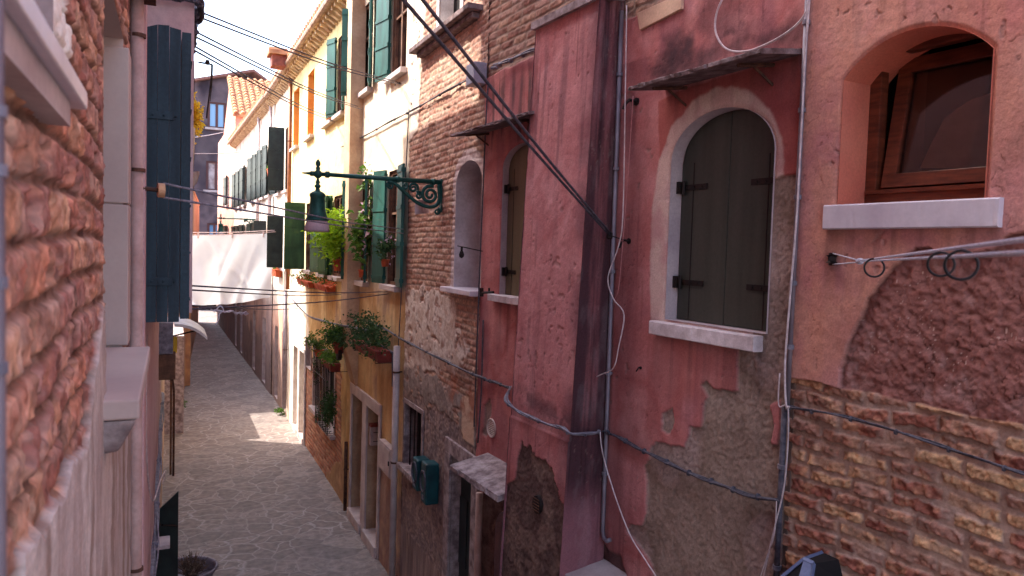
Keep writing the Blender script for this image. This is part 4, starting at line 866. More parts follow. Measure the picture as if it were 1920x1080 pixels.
b = MB(); D9 = 9
for A, B in (((xl - .25, zk(xl - .25)), (pk.x, pk.z)), ((pk.x, pk.z), (pr.x + .6, zk(pr.x + .6)))):
    b.hexa([(A[0], YG - .35, A[1]), (B[0], YG - .35, B[1]), (B[0], YG + D9, B[1]), (A[0], YG + D9, A[1]), (A[0], YG - .35, A[1] + .16), (B[0], YG - .35, B[1] + .16), (B[0], YG + D9, B[1] + .16), (A[0], YG + D9, A[1] + .16)])
b.build('roof', mat('dark tile roof edge', C(150, 104, 92), C(120, 80, 72), 6, .9, bump=.3, bsc=8), GAB)

# ================================================================== LEFT SIDE
LBR = thing('old_brick_house', 'crumbling red brick house close on the left with a grey stone window frame', 'house', WL.pt(2, 0, 0))
lz = WL.z
LW = (2.065, 2.87, 4.2, 5.30); LU = (-.4, WL.u(100, 60), 4.83, 6.2)
pll = pw(WL, [(15, 1400), (20, 1035), (60, 985), (100, 940), (118, 890), (128, 860), (150, 850), (158, 790), (165, 720), (176, 640), (186, 560), (190, 760), (250, 770), (250, 1400)])
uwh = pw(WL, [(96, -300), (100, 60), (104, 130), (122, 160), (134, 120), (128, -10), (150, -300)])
def fnL(U, Z):
    ins, r1, r2, r3 = bricks(U, Z, .22, .070, .012, 23, .025, .006)
    pal = np.array([C(196, 106, 68), C(214, 126, 78), C(172, 86, 62), C(200, 146, 112), C(178, 106, 90), C(226, 156, 98)])
    bc = pal[(r1 * 5.99).astype(int)]; bc = mix(bc, mott(U * .8, Z, [C(214, 128, 80), C(150, 78, 60), C(196, 146, 122), C(224, 150, 92)], 14, 401), .55 * np.ones_like(U)) * (.15 + 1.6 * fbm(U, Z, 55, 4, 402))[..., None]
    mc = mott(U, Z, [C(110, 70, 50), C(150, 104, 82), C(84, 50, 38)], 9, 403) * (.75 + .4 * fbm(U, Z, 50, 2, 411))[..., None]
    # low part: mortar rubble
    rb = sm(4.35, 4.2, Z + (fbm(U, Z, 5, 3, 404) - .5) * .3); ins = ins * (1 - rb * .7)
    b = mix(mc, bc, ins); h = -.008 + ins * (.007 + .005 * r2) + (fbm(U, Z, 70, 4, 405) - .5) * .012 + (fbm(U, Z, 18, 3, 415) - .5) * .005 - .012 * sm(.6, .7, fbm(U, Z, 15, 4, 416)) + (fbm(U, Z, 4, 2, 406) - .5) * .008
    m = mask(U, Z, pll, .03, .004, 12, 407); pc_ = mott(U * 3, Z * .6, [C(196, 174, 164), C(178, 152, 140), C(206, 186, 174), C(160, 130, 114)], 2.2, 408)
    pc_ = mix(pc_, solid(U, C(150, 108, 80)), sm(1.7, 3.0, U) * sm(.4, .6, fbm(U * 6, Z * .6, 1.2, 3, 409)) * .8); b = mix(b, pc_ * (.85 + .3 * fbm(U, Z, 30, 3, 412))[..., None], m); h = h * (1 - m) + (.012 + (fbm(U, Z, 14, 3, 410) - .5) * .008) * m
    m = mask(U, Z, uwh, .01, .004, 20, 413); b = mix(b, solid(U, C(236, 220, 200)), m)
    t = sm(3.2, 3.26, U) * .6; b = mix(b, mott(U, Z, [C(150, 126, 118), C(120, 96, 88), C(170, 140, 126)], 8, 414), t)
    return h, b
us = [WL.u(x, 450) for x in np.arange(2, 252, 1.0)]; us = [u for u in us if u < 3.4]; us = list(np.linspace(-1.5, us[0], 14)[:-1]) + us + [3.44]
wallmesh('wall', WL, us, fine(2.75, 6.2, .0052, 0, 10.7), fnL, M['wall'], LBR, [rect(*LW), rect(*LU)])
b = MB(); b.box(-5, -.75, -1.5, 3.44, 0, 10.6); b.build('inner_wall', M['dark'], LBR)
b = MB(); b.box(-5.1, -.05, -1.6, 3.43, 10.7, 10.9); b.build('roof', M['tile'], LBR)
fst = mat('beige grey stone', C(190, 168, 158), C(176, 152, 144), 2, .75, bump=.06, bsc=60, var=.03)
b = MB(); b.reveal(WL, rect(*LW), .0, -.5); lw = b.build('window', fst, LBR)
b = MB(); b.wbox(WL, 2.86, 3.02, -.5, .018, 4.264, 4.745); b.build('jamb', fst, lw, bevel=.004)
b = MB(); b.wbox(WL, 2.86, 3.02, -.5, .018, 4.749, 5.27); b.build('jamb', fst, lw, bevel=.004)
b = MB(); b.wbox(WL, 1.8, 3.1, -.52, -.5, 4.1, 5.5); b.build('pane', M['glass'], lw)
b = MB(); b.wbox(WL, 1.90, 2.84, -.5, .087, 4.216, 4.262); b.build('sill', fst, lw, bevel=.005)
b = MB(); k = [WL.pt(1.96, -.02, 4.12), WL.pt(2.8, -.02, 4.12), WL.pt(2.8, .04, 4.125), WL.pt(1.96, .04, 4.125), WL.pt(1.91, -.02, 4.213), WL.pt(2.83, -.02, 4.213), WL.pt(2.83, .082, 4.213), WL.pt(1.91, .082, 4.213)]
b.hexa(k); b.build('sill_moulding', M['stonedirty'], lw, bevel=.012)
b = MB(); b.reveal(WL, rect(*LU), .0, -.3); lu = b.build('window', mat('beige reveal', C(170, 142, 136), None, 3, .85), LBR)
b = MB(); b.wbox(WL, -.5, LU[1] + .05, -.32, -.3, 4.78, 6.3); b.build('pane', M['glass'], lu)
b = MB(); b.wbox(WL, -.4, 1.24, -.28, .040, 4.812, 4.838); b.build('sill', M['whitemarble'], lu, bevel=.003)
b = MB(); b.wbox(WL, -.4, 1.17, -.03, .026, 4.778, 4.811); b.build('sill_moulding', M['stone'], lu)

PNK = thing('pale_pink_house', 'pale pink house beyond the brick one whose upper floor juts into the alley', 'house', (-.15, 7.5, 0))
def fnQ(U, Z):
    b = mott(U, Z, [C(206, 166, 164), C(196, 152, 150), C(212, 174, 170)], 1.4, 421); b = mix(b, solid(U, C(206, 170, 166)), sm(.5, .7, fbm(U * 6, Z * .5, 1.5, 4, 422)) * .4)
    return (fbm(U, Z, 8, 3, 423) - .5) * .008, b
WP = Wall((-.12, 0), (0, 1), -1)
wallmesh('wall', WP, list(np.linspace(3.44, 11.6, 120)), fine(0, 4.2, .04, 0, 4.2), fnQ, M['wallfar'], PNK)
b = MB(); b.box(-5, -.2, 3.45, 11.6, 0, 4.23); b.build('inner_wall', M['dark'], PNK)
WQ = Wall((-.15, 4.15), (1, 0), -1); WQ2 = Wall((.10, 4.15), (0, 1), -1)
wallmesh('upper_wall', WQ, list(np.linspace(-.2, .25, 50)), fine(4.26, 6.6, .02, 4.26, 10.7), fnQ, M['wallfar'], PNK)
wallmesh('side_wall', WQ2, list(np.linspace(0, 7.45, 120)), fine(4.26, 9.8, .06, 4.26, 9.8), fnQ, M['wallfar'], PNK)
b = MB(); b.box(-5, .05, 4.25, 11.6, 4.27, 9.78); b.build('core_wall', M['dark'], PNK)
b = MB(); b.box(-5.1, .14, 4.17, 11.6, 9.81, 9.93); b.build('roof', M['tile'], PNK)
b = MB(); b.box(-4, .09, 4.17, 8.9, 9.94, 11.3); b.build('shade_block', M['pipepink'], PNK)  # unseen block added to set the shade edge on the right walls
b = MB(); b.wbox(WL, 3.44, 3.6, -.1, .052, 0, 9.5); b.build('pilaster', mat('pink pilaster', C(204, 164, 162), C(194, 150, 148), 3, .85, bump=.15), PNK)

LBK = thing('left_row_house', 'pale house on the left side hidden behind the jutting pink floor', 'house', (-.3, 15, 0))
b = MB(); b.box(-5, -.12, 11.62, 19.4, 0, 8.4); b.build('wall', mat('beige left wall', C(200, 170, 150), C(176, 146, 128), 2, .9), LBK)
b = MB(); b.box(-5.1, .1, 11.62, 19.5, 8.4, 8.55); b.build('roof', M['tile'], LBK)
LF = thing('far_left_house', 'low far house on the left side of the alley beyond the brick pier', 'house', (.6, 35, 0))
b = MB(); b.hexa([(-4, 24.3, 0), (.36, 24.3, 0), (1.45, 46, 0), (-4, 46, 0), (-4, 24.3, 6.6), (.36, 24.3, 6.6), (1.45, 46, 6.6), (-4, 46, 6.6)]); b.build('wall', mat('ochre far wall', C(190, 150, 126), C(160, 122, 104), 1.2, .9, bump=.3, bsc=6), LF)
b = MB(); b.hexa([(-4, 24.2, 6.6), (.37, 24.2, 6.6), (1.47, 46.1, 6.6), (-4, 46.1, 6.6), (-4, 24.2, 6.8), (.37, 24.2, 6.75), (1.47, 46.1, 6.75), (-4, 46.1, 6.8)]); b.build('roof', M['tile'], LF)
pq = onZ(344, 724, 0); 
b = MB(); b.box(pq.x - .35, onZ(357, 726).x, pq.y, pq.y + .5, 0, 2.75); PIER = b.build('garden_pier', mat('ochre flaking plaster over brick', C(196, 142, 98), C(150, 104, 80), 3.5, .9, bump=.5, bsc=14, var=.2), None, bevel=.03)
tag(PIER, 'ochre flaking masonry pier on the left edge of the alley under the sheet', 'pier')
b = MB(); b.box(-.14, .30, 19.38, pq.y - .01, 0, 2.35); tag(b.build('garden_wall', M['stonedirty']), 'low garden wall along the left of the alley ending at the ochre pier', 'wall')

# ================================================================== THINGS ON AND BETWEEN THE HOUSES
rnd = random.Random(5)
def wob(pts, amp, n=6, seed=0):
    """subdivide a polyline and give it a small natural wobble"""
    rr = random.Random(seed); out = []
    for a, b in zip(pts[:-1], pts[1:]):
        for k in range(n):
            t = k / n; p = a.lerp(b, t); out.append(p + Vector((rr.uniform(-1, 1), rr.uniform(-1, 1), rr.uniform(-1, 1))) * amp)
    out.append(pts[-1]); return out
def smoothp(pts, n=5):
    out = []
    P = [pts[0]] + list(pts) + [pts[-1]]
    for i in range(1, len(P) - 2):
        p0, p1, p2, p3 = P[i - 1], P[i], P[i + 1], P[i + 2]
        for k in range(n):
            t = k / n; out.append(.5 * ((2 * p1) + (p2 - p0) * t + (2 * p0 - 5 * p1 + 4 * p2 - p3) * t * t + (3 * p1 - p0 - 3 * p2 + p3) * t ** 3))
    out.append(P[-2]); return out
def bundle(pts, n, r, spread, seed=0, ties=True, mb=None):
    """several cables running together, bound by ties, as one mesh"""
    b = mb or MB(); rr = random.Random(seed); pts = smoothp(pts, 6)
    for i in range(n):
        ox = Vector((rr.uniform(-1, 1), rr.uniform(-1, 1), rr.uniform(-1, 1))) * spread; ph = rr.uniform(0, 6)
        b.tube([p + ox * (.6 + .4 * math.sin(k * .7 + ph)) for k, p in enumerate(pts)], r * rr.uniform(.7, 1.2), 5)
    if ties:
        for k in range(3, len(pts) - 1, 5):
            t = (pts[k + 1] - pts[k - 1]).normalized(); b.tube([pts[k] - t * .004, pts[k] + t * .004], spread * .75 + r, 8)
    return b
def single(name, label, cat, pts, r, mt, group=None, smooth=True, kind=None, seg=6):
    b = MB(); b.tube(smoothp(pts) if smooth else pts, r, seg); return tag(b.build(name, M[mt], smooth=True), label, cat, group, kind)
def W1p(l, n=.04): return [W1.at(x, y, n) for x, y in l]
def W2p(l, n=.04): return [W2.at(x, y, n) for x, y in l]
def brp(l):                          # on the chimney breast front
    out = []
    for x, y in l:
        z = W1.z(x, y, .33); out.append(W1.at(x, y, bat(z) + .03))
    return out

# cable runs on the right-hand walls
tag(bundle([W1.at(1472, 762, .04)] + W1p([(1500, 768), (1580, 782), (1680, 810), (1800, 850), (1925, 892), (2050, 930)], .045), 5, .005, .012, 1).build('cable_bundle', M['cable'], smooth=True), 'dark cable bundle sagging across the bare brick at lower right', 'cable')
tag(bundle(W1p([(1124, 805), (1160, 820), (1200, 842), (1250, 866), (1300, 890), (1350, 908), (1400, 927), (1460, 938)], .04), 7, .006, .020, 2).build('cable_bundle', M['cable'], smooth=True), 'cable bundle sagging over the grey render below the arched shutters', 'cable')
tag(bundle([W1.at(957, 726, .04)] + brp([(950, 752), (970, 770), (1010, 790), (1050, 802)]) + [W1.pt(PU0 - .05, bat(3.2) + .0, W1.z(1062, 803, .3)), W1.pt(PU0 - .06, .15, W1.z(1095, 803, .15)), W1.at(1122, 804, .05)], 6, .006, .015, 3).build('cable_bundle', M['cablegrey'], smooth=True), 'grey cable bundle wrapped round the rose chimney breast', 'cable')
tag(bundle(W2p([(690, 603), (730, 622), (760, 640), (800, 660), (850, 685), (902, 708)]) + W1p([(912, 712), (935, 720), (956, 727)], .04), 6, .006, .018, 4).build('cable_bundle', M['cable'], smooth=True), 'cable bundle crossing the bare brick house below its niche', 'cable')
tag(bundle(W2p([(546, 560), (575, 590), (610, 603), (650, 612), (690, 620)], .25), 6, .008, .022, 5).build('cable_bundle', M['cablegrey'], smooth=True), 'cable bundle on the yellow house under the flower boxes', 'cable')
tag(bundle(W2p([(640, 276), (670, 262), (700, 246), (740, 224), (768, 210), (800, 192), (850, 164), (880, 148), (900, 132)]), 4, .007, .016, 6).build('cable_bundle', M['cable'], smooth=True), 'dark cable run rising over the sunlit brick to the grey junction box', 'cable')
tag(bundle([W1.at(926, 123, .08)] + W1p([(950, 117), (975, 105), (1012, 92)], .05), 4, .010, .02, 7).build('cable_bundle', M['cablegrey'], smooth=True), 'short cable run between the junction box and the chimney breast', 'cable')
for k, l in enumerate([[(767, 205), (762, 300), (757, 420), (752, 560), (745, 680)], [(912, 160), (908, 230), (900, 420), (893, 600), (886, 800)]]):
    single('wall_cable', ['thin dark cable dropping down the joint of the cream and brick house', 'thin dark cable down the edge of the rose house beside the niche'][k], 'cable', W2p(l, .03) if k == 0 else [W1.at(x + 3, y, .03) for x, y in l], .008, 'cable')
single('wall_cable', 'dark cable stapled down the lower edge of the rose wall left of the vent', 'cable', W1p([(906, 600), (904, 680), (902, 740), (896, 830)], .03), .008, 'cable')

# white wires
single('white_wire', 'white wire hanging in a loop over the dark slab above the arched shutters', 'wire', W1p([(1364, -20), (1345, 20), (1341, 55), (1352, 82), (1370, 95), (1400, 96), (1430, 86), (1465, 68), (1495, 45), (1512, 20), (1518, -15)], .2), .006, 'wire')
single('white_wire', 'long white wire dangling from the bracket down to a curled end by the chimney breast', 'wire', W1p([(1175, 10), (1172, 200), (1168, 400), (1160, 460), (1140, 520), (1150, 560), (1170, 590), (1160, 650), (1150, 690), (1125, 703), (1108, 712), (1098, 712)], .12), .0045, 'wire')
single('white_wire', 'white wire swinging down from the cable junction across the grey render', 'wire', W1p([(1125, 810), (1130, 850), (1150, 920), (1180, 1000), (1210, 1050), (1235, 1090), (1260, 1150)], .1), .005, 'wire')
single('white_wire', 'pair of thin pale wires hanging beside the drainpipe joint at lower right', 'wire', W1p([(1456, 940), (1452, 1000), (1436, 1050), (1420, 1100)], .06), .003, 'wire')
single('white_wire', 'pale pink wire hanging straight from the small black hook', 'wire', W1p([(1187, 180), (1180, 290), (1172, 400), (1168, 450), (1160, 540), (1152, 560)], .08), .003, 'wirepink')
# pipes on the right
def pipe(name, label, W, l, r, mt, n=.05, cat='pipe', clips=()):
    root = thing(name, label, cat, W.at(*l[-1], 0)); b = MB(); b.tube([W.at(x, y, n) for x, y in l], r, 10); b.build('tube', M[mt], root, smooth=True)
    for x, y in clips:
        q = MB(); p = W.at(x, y, n); q.tube([p - Vector((0, 0, .012)), p + Vector((0, 0, .012))], r + .006, 10); q.build('clip', M['rust'] if mt != 'pipegrey' else M['cablegrey'], root)
    return root
zt0 = W1.z(1168, 45, .05)
def vpipe(name, label, W, x, y, ytop, ybot, r, mt, n=.05, cat='pipe', clips=(), hook=False):
    u = W.u(x, y, n); z1 = W.z(x + .04 * (y - ytop), ytop, n); z0 = W.z(x - .04 * (ybot - y), ybot, n)
    root = thing(name, label, cat, W.pt(u, 0, z0)); b = MB(); P = [W.pt(u, n, z1), W.pt(u, n, z0)]
    if hook: P += [W.pt(u + .0, n + .0, z0 - .06), W.pt(u - .03, n + .01, z0 - .10), W.pt(u - .07, n + .01, z0 - .11), W.pt(u - .1, n, z0 - .09)]
    b.tube(P, r, 10); b.build('tube', M[mt], root, smooth=True)
    for yy in clips:
        zz = z0 + (z1 - z0) * yy; q = MB(); q.tube([W.pt(u, n, zz - .012), W.pt(u, n, zz + .012)], r + .007, 10); q.wbox(W, u - .008, u + .008, 0, n, zz - .008, zz + .008); q.build('clip', M['cablegrey'] if r < .03 else M['rust'], root)
    return root
vpipe('conduit', 'slim grey conduit running down the rose wall right of the chimney breast', W1, 1150, 450, 20, 980, .016, 'pipegrey', .035, 'pipe', (.1, .3, .5, .7, .88), True)
vpipe('conduit', 'thin grey conduit on the seam between the rose and salmon houses', W1, 1494, 400, -40, 770, .013, 'pipegrey', .03, 'pipe', (.15, .3, .5, .7, .9))
vpipe('conduit', 'dark lower conduit on the seam below the cable junction', W1, 1467, 850, 760, 1140, .016, 'cable', .03, 'pipe', (.2, .7))
single('white_wire', 'white cable taped along the conduit between rose and salmon walls', 'wire', W1p([(1521, -40), (1510, 100), (1502, 250), (1494, 400), (1482, 550), (1472, 680), (1474, 760), (1480, 762)], .055), .006, 'wire')
single('white_wire', 'white cable running down the dark lower conduit', 'wire', W1p([(1462, 700), (1460, 760), (1478, 770), (1472, 900), (1452, 990), (1436, 1060), (1428, 1100)], .055), .004, 'wire')
vpipe('drainpipe', 'copper brown drainpipe between the yellow and the white house', W2, 543, 300, 138, 540, .05, 'pipebrown', .08, 'drainpipe', (.3, .7))
vpipe('drainpipe', 'grey lower drainpipe between the yellow and the white house', W2, 535, 600, 545, 760, .05, 'pipegrey', .08, 'drainpipe', (.5,))
vpipe('drainpipe', 'thick grey drainpipe on the ochre wall beside the twin doorways', W2, 741, 800, 650, 1120, .045, 'stone', .08, 'drainpipe', (.1, .55, .9))
vpipe('drainpipe', 'tall cream drainpipe across the front of the white house', W2, 506, 320, 180, 470, .05, 'wire', .08, 'drainpipe', (.5,))
vpipe('drainpipe', 'second cream drainpipe further along the ivory house', W6, 484, 320, 210, 470, .05, 'wire', .08, 'drainpipe', (.5,))
vpipe('door_pipe', 'short pink plastered pipe beside the dark green door', W2, 897, 1000, 925, 1200, .035, 'pipepink', .05, 'pipe', ())
vpipe('door_pipe', 'dark standpipe on the ochre wall left of the twin doorways', W2, 648, 890, 830, 955, .03, 'rust', .06, 'pipe', (.6,))
b = MB(); b.tube(W2p([(704, 643), (737, 662), (737, 725)], .1), .02, 8); tag(b.build('overflow_pipe', M['cable']), 'bent dark overflow pipe under the balcony planter on the ochre wall', 'pipe')

# junction box, vents, hooks
J = thing('junction_box', 'grey electric junction box on the brick above the rose wall', 'electric box', W2.at(915, 140, .05))
b = MB(); ju = Y_J + .0; b.wbox(W2, ju - .02, ju + .2, .01, .15, W2.z(912, 148, .1), W2.z(912, 107, .1)); b.build('housing', M['jbox'], J, bevel=.01)
b = MB(); b.tube([W2.at(921, 128, .1), W1.at(932, 126, .09)], .016, 8); b.build('gland', M['cablegrey'], J)
def vent(W, x, y, r, mt, label, slats=9):
    u, z = W.uz(x, y); root = thing('wall_vent', label, 'vent', W.pt(u, 0, z - r)); P = [(u + r * math.cos(a), z + r * math.sin(a)) for a in np.linspace(0, 2 * math.pi, 25)[:-1]]
    b = MB(); b.prism(W, P, .005, .016); b.build('disc', M['dark'] if mt == 'grate' else M[mt], root)
    b = MB(); q = [W.pt(a, .022, c) for a, c in P]; b.tube(q + [q[0], q[1]], .009, 6); b.build('rim', M[mt], root)
    b = MB()
    for i in range(slats):
        zz = z + r * (-.85 + 1.7 * i / (slats - 1)); hw = math.sqrt(max(0, r * r - (zz - z) ** 2)) * .95; b.wbox(W, u - hw, u + hw, .016, .024, zz - .005, zz + .005)
    tag(b.build('slats', M[mt], root), None)
vent(W1, 925, 802, .085, 'grate', 'round cream vent grille low on the rose wall')
def bvent(x, y):
    z = W1.z(x, y, .34); n = bat(z) + .0; u = W1.u(x, y, n); root = thing('wall_vent', 'small dark round vent in the peeled foot of the chimney breast', 'vent', W1.pt(u, n, z - .06)); b = MB()
    P = [(u + .06 * math.cos(a), z + .07 * math.sin(a)) for a in np.linspace(0, 2 * math.pi, 21)[:-1]]; b.prism(W1, P, n - .02, n + .012); b.build('disc', M['iron'], root)
    b = MB()
    for i in range(5): b.wbox(W1, u - .045, u + .045, n + .012, n + .018, z - .05 + .023 * i, z - .042 + .023 * i)
    b.build('slats', M['rust'], root)
bvent(1008, 941)
def hook(W, x, y, label, s=1.0):
    b = MB(); u, z = W.uz(x, y, .03); b.tube([W.pt(u, -.01, z), W.pt(u, .06 * s, z + .005), W.pt(u, .085 * s, z - .02 * s), W.pt(u + .01, .09 * s, z - .05 * s)], .009 * s, 6); b.tube([W.pt(u, .0, z), W.pt(u, .02, z)], .022 * s, 8)
    return tag(b.build('wall_hook', M['iron']), label, 'hook')
hook(W1, 1176, 452, 'black iron eye holding the two long dark lines on the rose wall'); hook(W1, 1190, 190, 'small curved black shutter stay below the big slab', 1.3)
hook(W1, 1198, 690, 'rusty stub set in the rose plaster below the arched window', .5)
b = MB(); b.tube([W2.at(905, 549, .12), W1.at(925, 548, .12)], .014, 6); b.tube([W2.at(903, 540, .12), W2.at(903, 556, .12)], .02, 6); b.tube([W1.at(917, 540, .12), W1.at(917, 550, .12)], .01, 6); tag(b.build('wall_hook', M['iron']), 'black iron clamp on the seam beside the niche sill', 'hook')
# iron rod with a bulb in the niche
b = thing('niche_lamp', 'bare bulb hanging from a thin iron rod in front of the whitewashed niche', 'lamp', W2.at(866, 470, .15))
q = MB(); A = W2.at(905, 471, .02); B = W2.at(858, 461, .2); q.tube([A, B], .006, 6); q.build('rod', M['iron'], b)
q = MB(); c = A.lerp(B, .83); q.lathe(c + Vector((0, 0, -.115)), [(.004, 0), (.022, .012), (.028, .035), (.018, .065), (.012, .075), (.012, .115)], 12); q.build('bulb', M['iron'], b)

# rope with rings from the salmon wall
hp = W1.at(1560, 485, .03)
RP = [W1.at(1610, 490, .25), onY(1740, 490, 2.0)]
near = CAMLOC + ray(1925, 470) * .95; far_ = near + (near - RP[0]).normalized() * 1.2
L = thing('clothesline', 'white rope clothesline hooked to the salmon wall', 'clothesline', hp)
b = MB(); b.tube([W1.at(1560, 485, -.01), W1.at(1560, 485, .06)], .014, 8); b.tube([hp + Vector((0, 0, .03)), hp + Vector((0, 0, -.035))], .016, 8); b.lathe(hp + Vector((0, 0, -.022)), [(.03, 0), (.02, .01), (.02, .03), (.03, .04)], 14); b.build('hook', M['iron'], L)
A = RP[0]; b = MB()
dirn = (near - A).normalized()
b.tube([hp + Vector((0, 0, .028)), A + Vector((0, 0, .004))], .0035, 6); b.tube([hp + Vector((0, 0, -.03)), A - Vector((0, 0, .004))], .0035, 6)
for s in (0, 1):
    o = Vector((0, 0, .012 if s else -.002)); b.tube([A + o * .3, near + o * 1.0, far_ + o], .0032, 8)
b.build('rope', M['rope'], L, smooth=True)
b = MB()
for i in range(6): b.tube([A + dirn * (-.02 + i * .028), A + dirn * (-.005 + i * .028)], .012 + .003 * (i % 2), 8)
b.build('knot', M['rope'], L, smooth=True)
def ringm(c, r, t, nrm, mb=None):
    mb = mb or MB(); a = nrm.cross(Vector((0, 0, 1))).normalized(); e = nrm.cross(a).normalized()
    P = [c + (a * math.cos(k) + e * math.sin(k)) * r for k in np.linspace(0, 2 * math.pi, 29)]; mb.tube(P + [P[1]], t, 8); return mb
def onrope(px):                       # where the rope crosses an image column
    best = min((abs(((camo.matrix_world.inverted() @ (A + dirn * s)).x / -(camo.matrix_world.inverted() @ (A + dirn * s)).z) * F + 960 - px), s) for s in np.linspace(0, 3.6, 700)); return A + dirn * best[1]
for px, dpx, lab in ((1640, 17, 'small black ring hanging at the knot of the white rope'), (1765, 22, 'larger black ring on the white rope, left of an overlapping pair'), (1803, 27, 'larger black ring on the white rope, right of an overlapping pair')):
    p = onrope(px); dist = -(camo.matrix_world.inverted() @ p).z; r = dpx / F * dist
    tocam = (CAMLOC - p).normalized(); nr = (tocam * .85 + dirn * .35).normalized()
    tag(ringm(p + Vector((0, 0, -r + .006)), r, r * .11, nr).build('curtain_ring', M['blackrubber'], smooth=True), lab, 'ring', 'black rings on the clothesline')

# two thick dark lines coming down to the rose wall
e0 = W1.at(1143, 441, .12); tg = W1.at(1176, 452, .06)
b = MB(); b.tube([tg, e0], .004, 6); b.lathe(e0 - Vector((0, 0, .03)), [(.012, 0), (.022, .01), (.022, .045), (.012, .055)], 10)
tag(b.build('line_tensioner', M['iron']), 'small black pulley where the two long dark lines meet', 'pulley')
for k, (px, py) in enumerate(((748, -10), (785, -10))):
    s = CAMLOC + ray(px, py) * 3.2; dr = (s - e0).normalized(); f_ = s + dr * 1.7
    single('overhead_line', ['lower of the two thick dark lines crossing in front of the pink walls', 'upper of the two thick dark lines crossing in front of the pink walls'][k], 'line', [e0 + Vector((0, 0, .02 * k)), e0.lerp(s, .5) + Vector((0, 0, -.01)), s, f_], .0085, 'cable')

# overhead wires from the pink corner to the cream and yellow walls
k = 0
wl = [((364, 16), (744, 153), W2, 'top'), ((364, 27), (750, 158), W2, 'second'), ((364, 56), (672, 200), W2, 'third'), ((364, 66), (678, 205), W2, 'fourth'), ((364, 84), (620, 220), W2, 'fifth'), ((364, 92), (625, 227), W2, 'lowest')]
for (a, c, W, nm) in wl:
    P0 = onX(360, a[1], .108); P1 = W.at(c[0], c[1], .06); m_ = P0.lerp(P1, .5) + Vector((0, 0, -.05))
    single('overhead_wire', f'{nm} of the six black wires fanning from the pink corner to the sunny walls', 'wire', [P0, m_, P1], .006, 'cable', 'wires fanning across the sky')
for (x, y) in ((747, 156), (677, 204), (624, 225)):
    hook(W2, x, y, {747: 'black wire hook under the highest cream house window', 677: 'black wire hook on the cream chimney stack', 624: 'black wire hook on the yellow wall below the first orange window'}[x], .8)
b = MB(); pts = [onX(x, y, .112) for x, y in ((363, 8), (369, 22), (366, 45), (368, 60), (364, 85), (362, 100))]
tag(bundle(pts, 5, .006, .012, 11).build('cable_bundle', M['cable'], smooth=True), 'tangle of black cables hanging down the corner of the jutting pink floor', 'cable')
tag(bundle([Vector((-.13, 4.1, 5.83)), Vector((0, 4.1, 5.82)), Vector((.08, 4.1, 5.83)), Vector((.12, 4.13, 5.82)), Vector((.125, 4.4, 5.80))], 6, .009, .02, 12).build('cable_bundle', M['cable'], smooth=True), 'dark cable run along the top of the jutting pink floor', 'cable')
# middle wires under the sheet
mw = [((345, 535), (726, 547), .018), ((345, 543), (640, 552), .0), ((345, 572), (560, 578), .0), ((345, 580), (728, 551), .0), ((347, 436), (520, 431), 0), ((347, 441), (520, 434), 0), ((362, 258), (437, 243), 0), ((362, 288), (470, 284), 0)]
labs = ['long black wire just under the sheet reaching the cream house', 'black wire crossing the foot of the sheet', 'black washing line below the sheet toward the yellow house', 'lowest black washing line rising to the cream house', 'upper white line the sheet hangs from', 'lower white line the sheet hangs from', 'pale line high across the dark gable house', 'pale line above the middle window of the dark gable house']
YS = 21.4
for i, (a, c, _) in enumerate(mw):
    if i < 4: P0 = onX(a[0], a[1], .09) if False else CAMLOC + ray(*a) * 5.0; P1 = W2.at(c[0], c[1], .1)
    elif i < 6: P0 = onY(a[0], a[1], YS); P1 = W2.at(c[0] + 6, c[1], .1)
    else: P0 = onY(a[0], a[1], 27); P1 = W6.at(c[0], c[1], .05)
    single('washing_line', labs[i], 'washing line', [P0, P0.lerp(P1, .5) + Vector((0, 0, -.03)), P1], .006 if i < 4 else .012, 'cable' if i < 4 else 'wire')
b = MB(); A0 = CAMLOC + ray(398, 582) * 5.4; B0 = CAMLOC + ray(466, 588) * 6.2
for i in range(3): b.tube(wob([A0, B0], .012, 10, i), .004, 5)
b.tube(smoothp([A0 + Vector((.02, 0, 0)), A0 + Vector((.05, 0, .03)), A0 + Vector((.07, 0, .0)), A0 + Vector((.045, 0, -.025)), A0 + Vector((.04, 0, -.06)), A0 + Vector((.02, 0, -.1))]), .004, 5)
tag(b.build('frayed_rope', M['rope'], smooth=True), 'knotted white rope end frayed on the low washing line', 'rope')

# pulley line on the left
L = thing('pulley_line', 'iron rod with a beige pulley carrying two clotheslines from the left wall', 'clothesline', Vector((-.15, 3.3, 4.85)))
ra = onX(243, 350, -.155); rb = onY(302, 357, ra.y + .02); b = MB(); b.tube([ra, rb], .009, 8); b.build('rod', M['rust'], L, smooth=True)
b = MB(); 
c = rb; P = [c + Vector((.0, math.cos(t) * .004, 0)) for t in (0, 1)]
b = MB(); ax = Vector((1, .15, 0)).normalized(); b.tube([c - ax * .013, c - ax * .006, c + ax * .006, c + ax * .013], .030, 16); b.build('pulley', mat('beige pulley', C(206, 160, 120), C(180, 130, 96), 20, .6), L)
b = MB(); b.lathe(c - Vector((0, 0, .0)), [(.006, -.012), (.006, .012)], 6); e1, e2 = W2.at(757, 430, .08), W2.at(759, 438, .08)
b.tube([c + Vector((.01, 0, .029)), (c + e1) / 2 + Vector((0, 0, -.02)), e1], .0055, 6); b.tube([c + Vector((.01, 0, -.029)), (c + e2) / 2 + Vector((0, 0, -.03)), e2], .0055, 6); b.build('line', M['cablegrey'], L, smooth=True)
b = MB(); ra = onX(243, 412, -.155); b.tube([ra, onY(265, 416, ra.y)], .008, 6); tag(b.build('iron_peg', M['rust']), 'short rusty peg across the pink pipe below the pulley', 'peg')

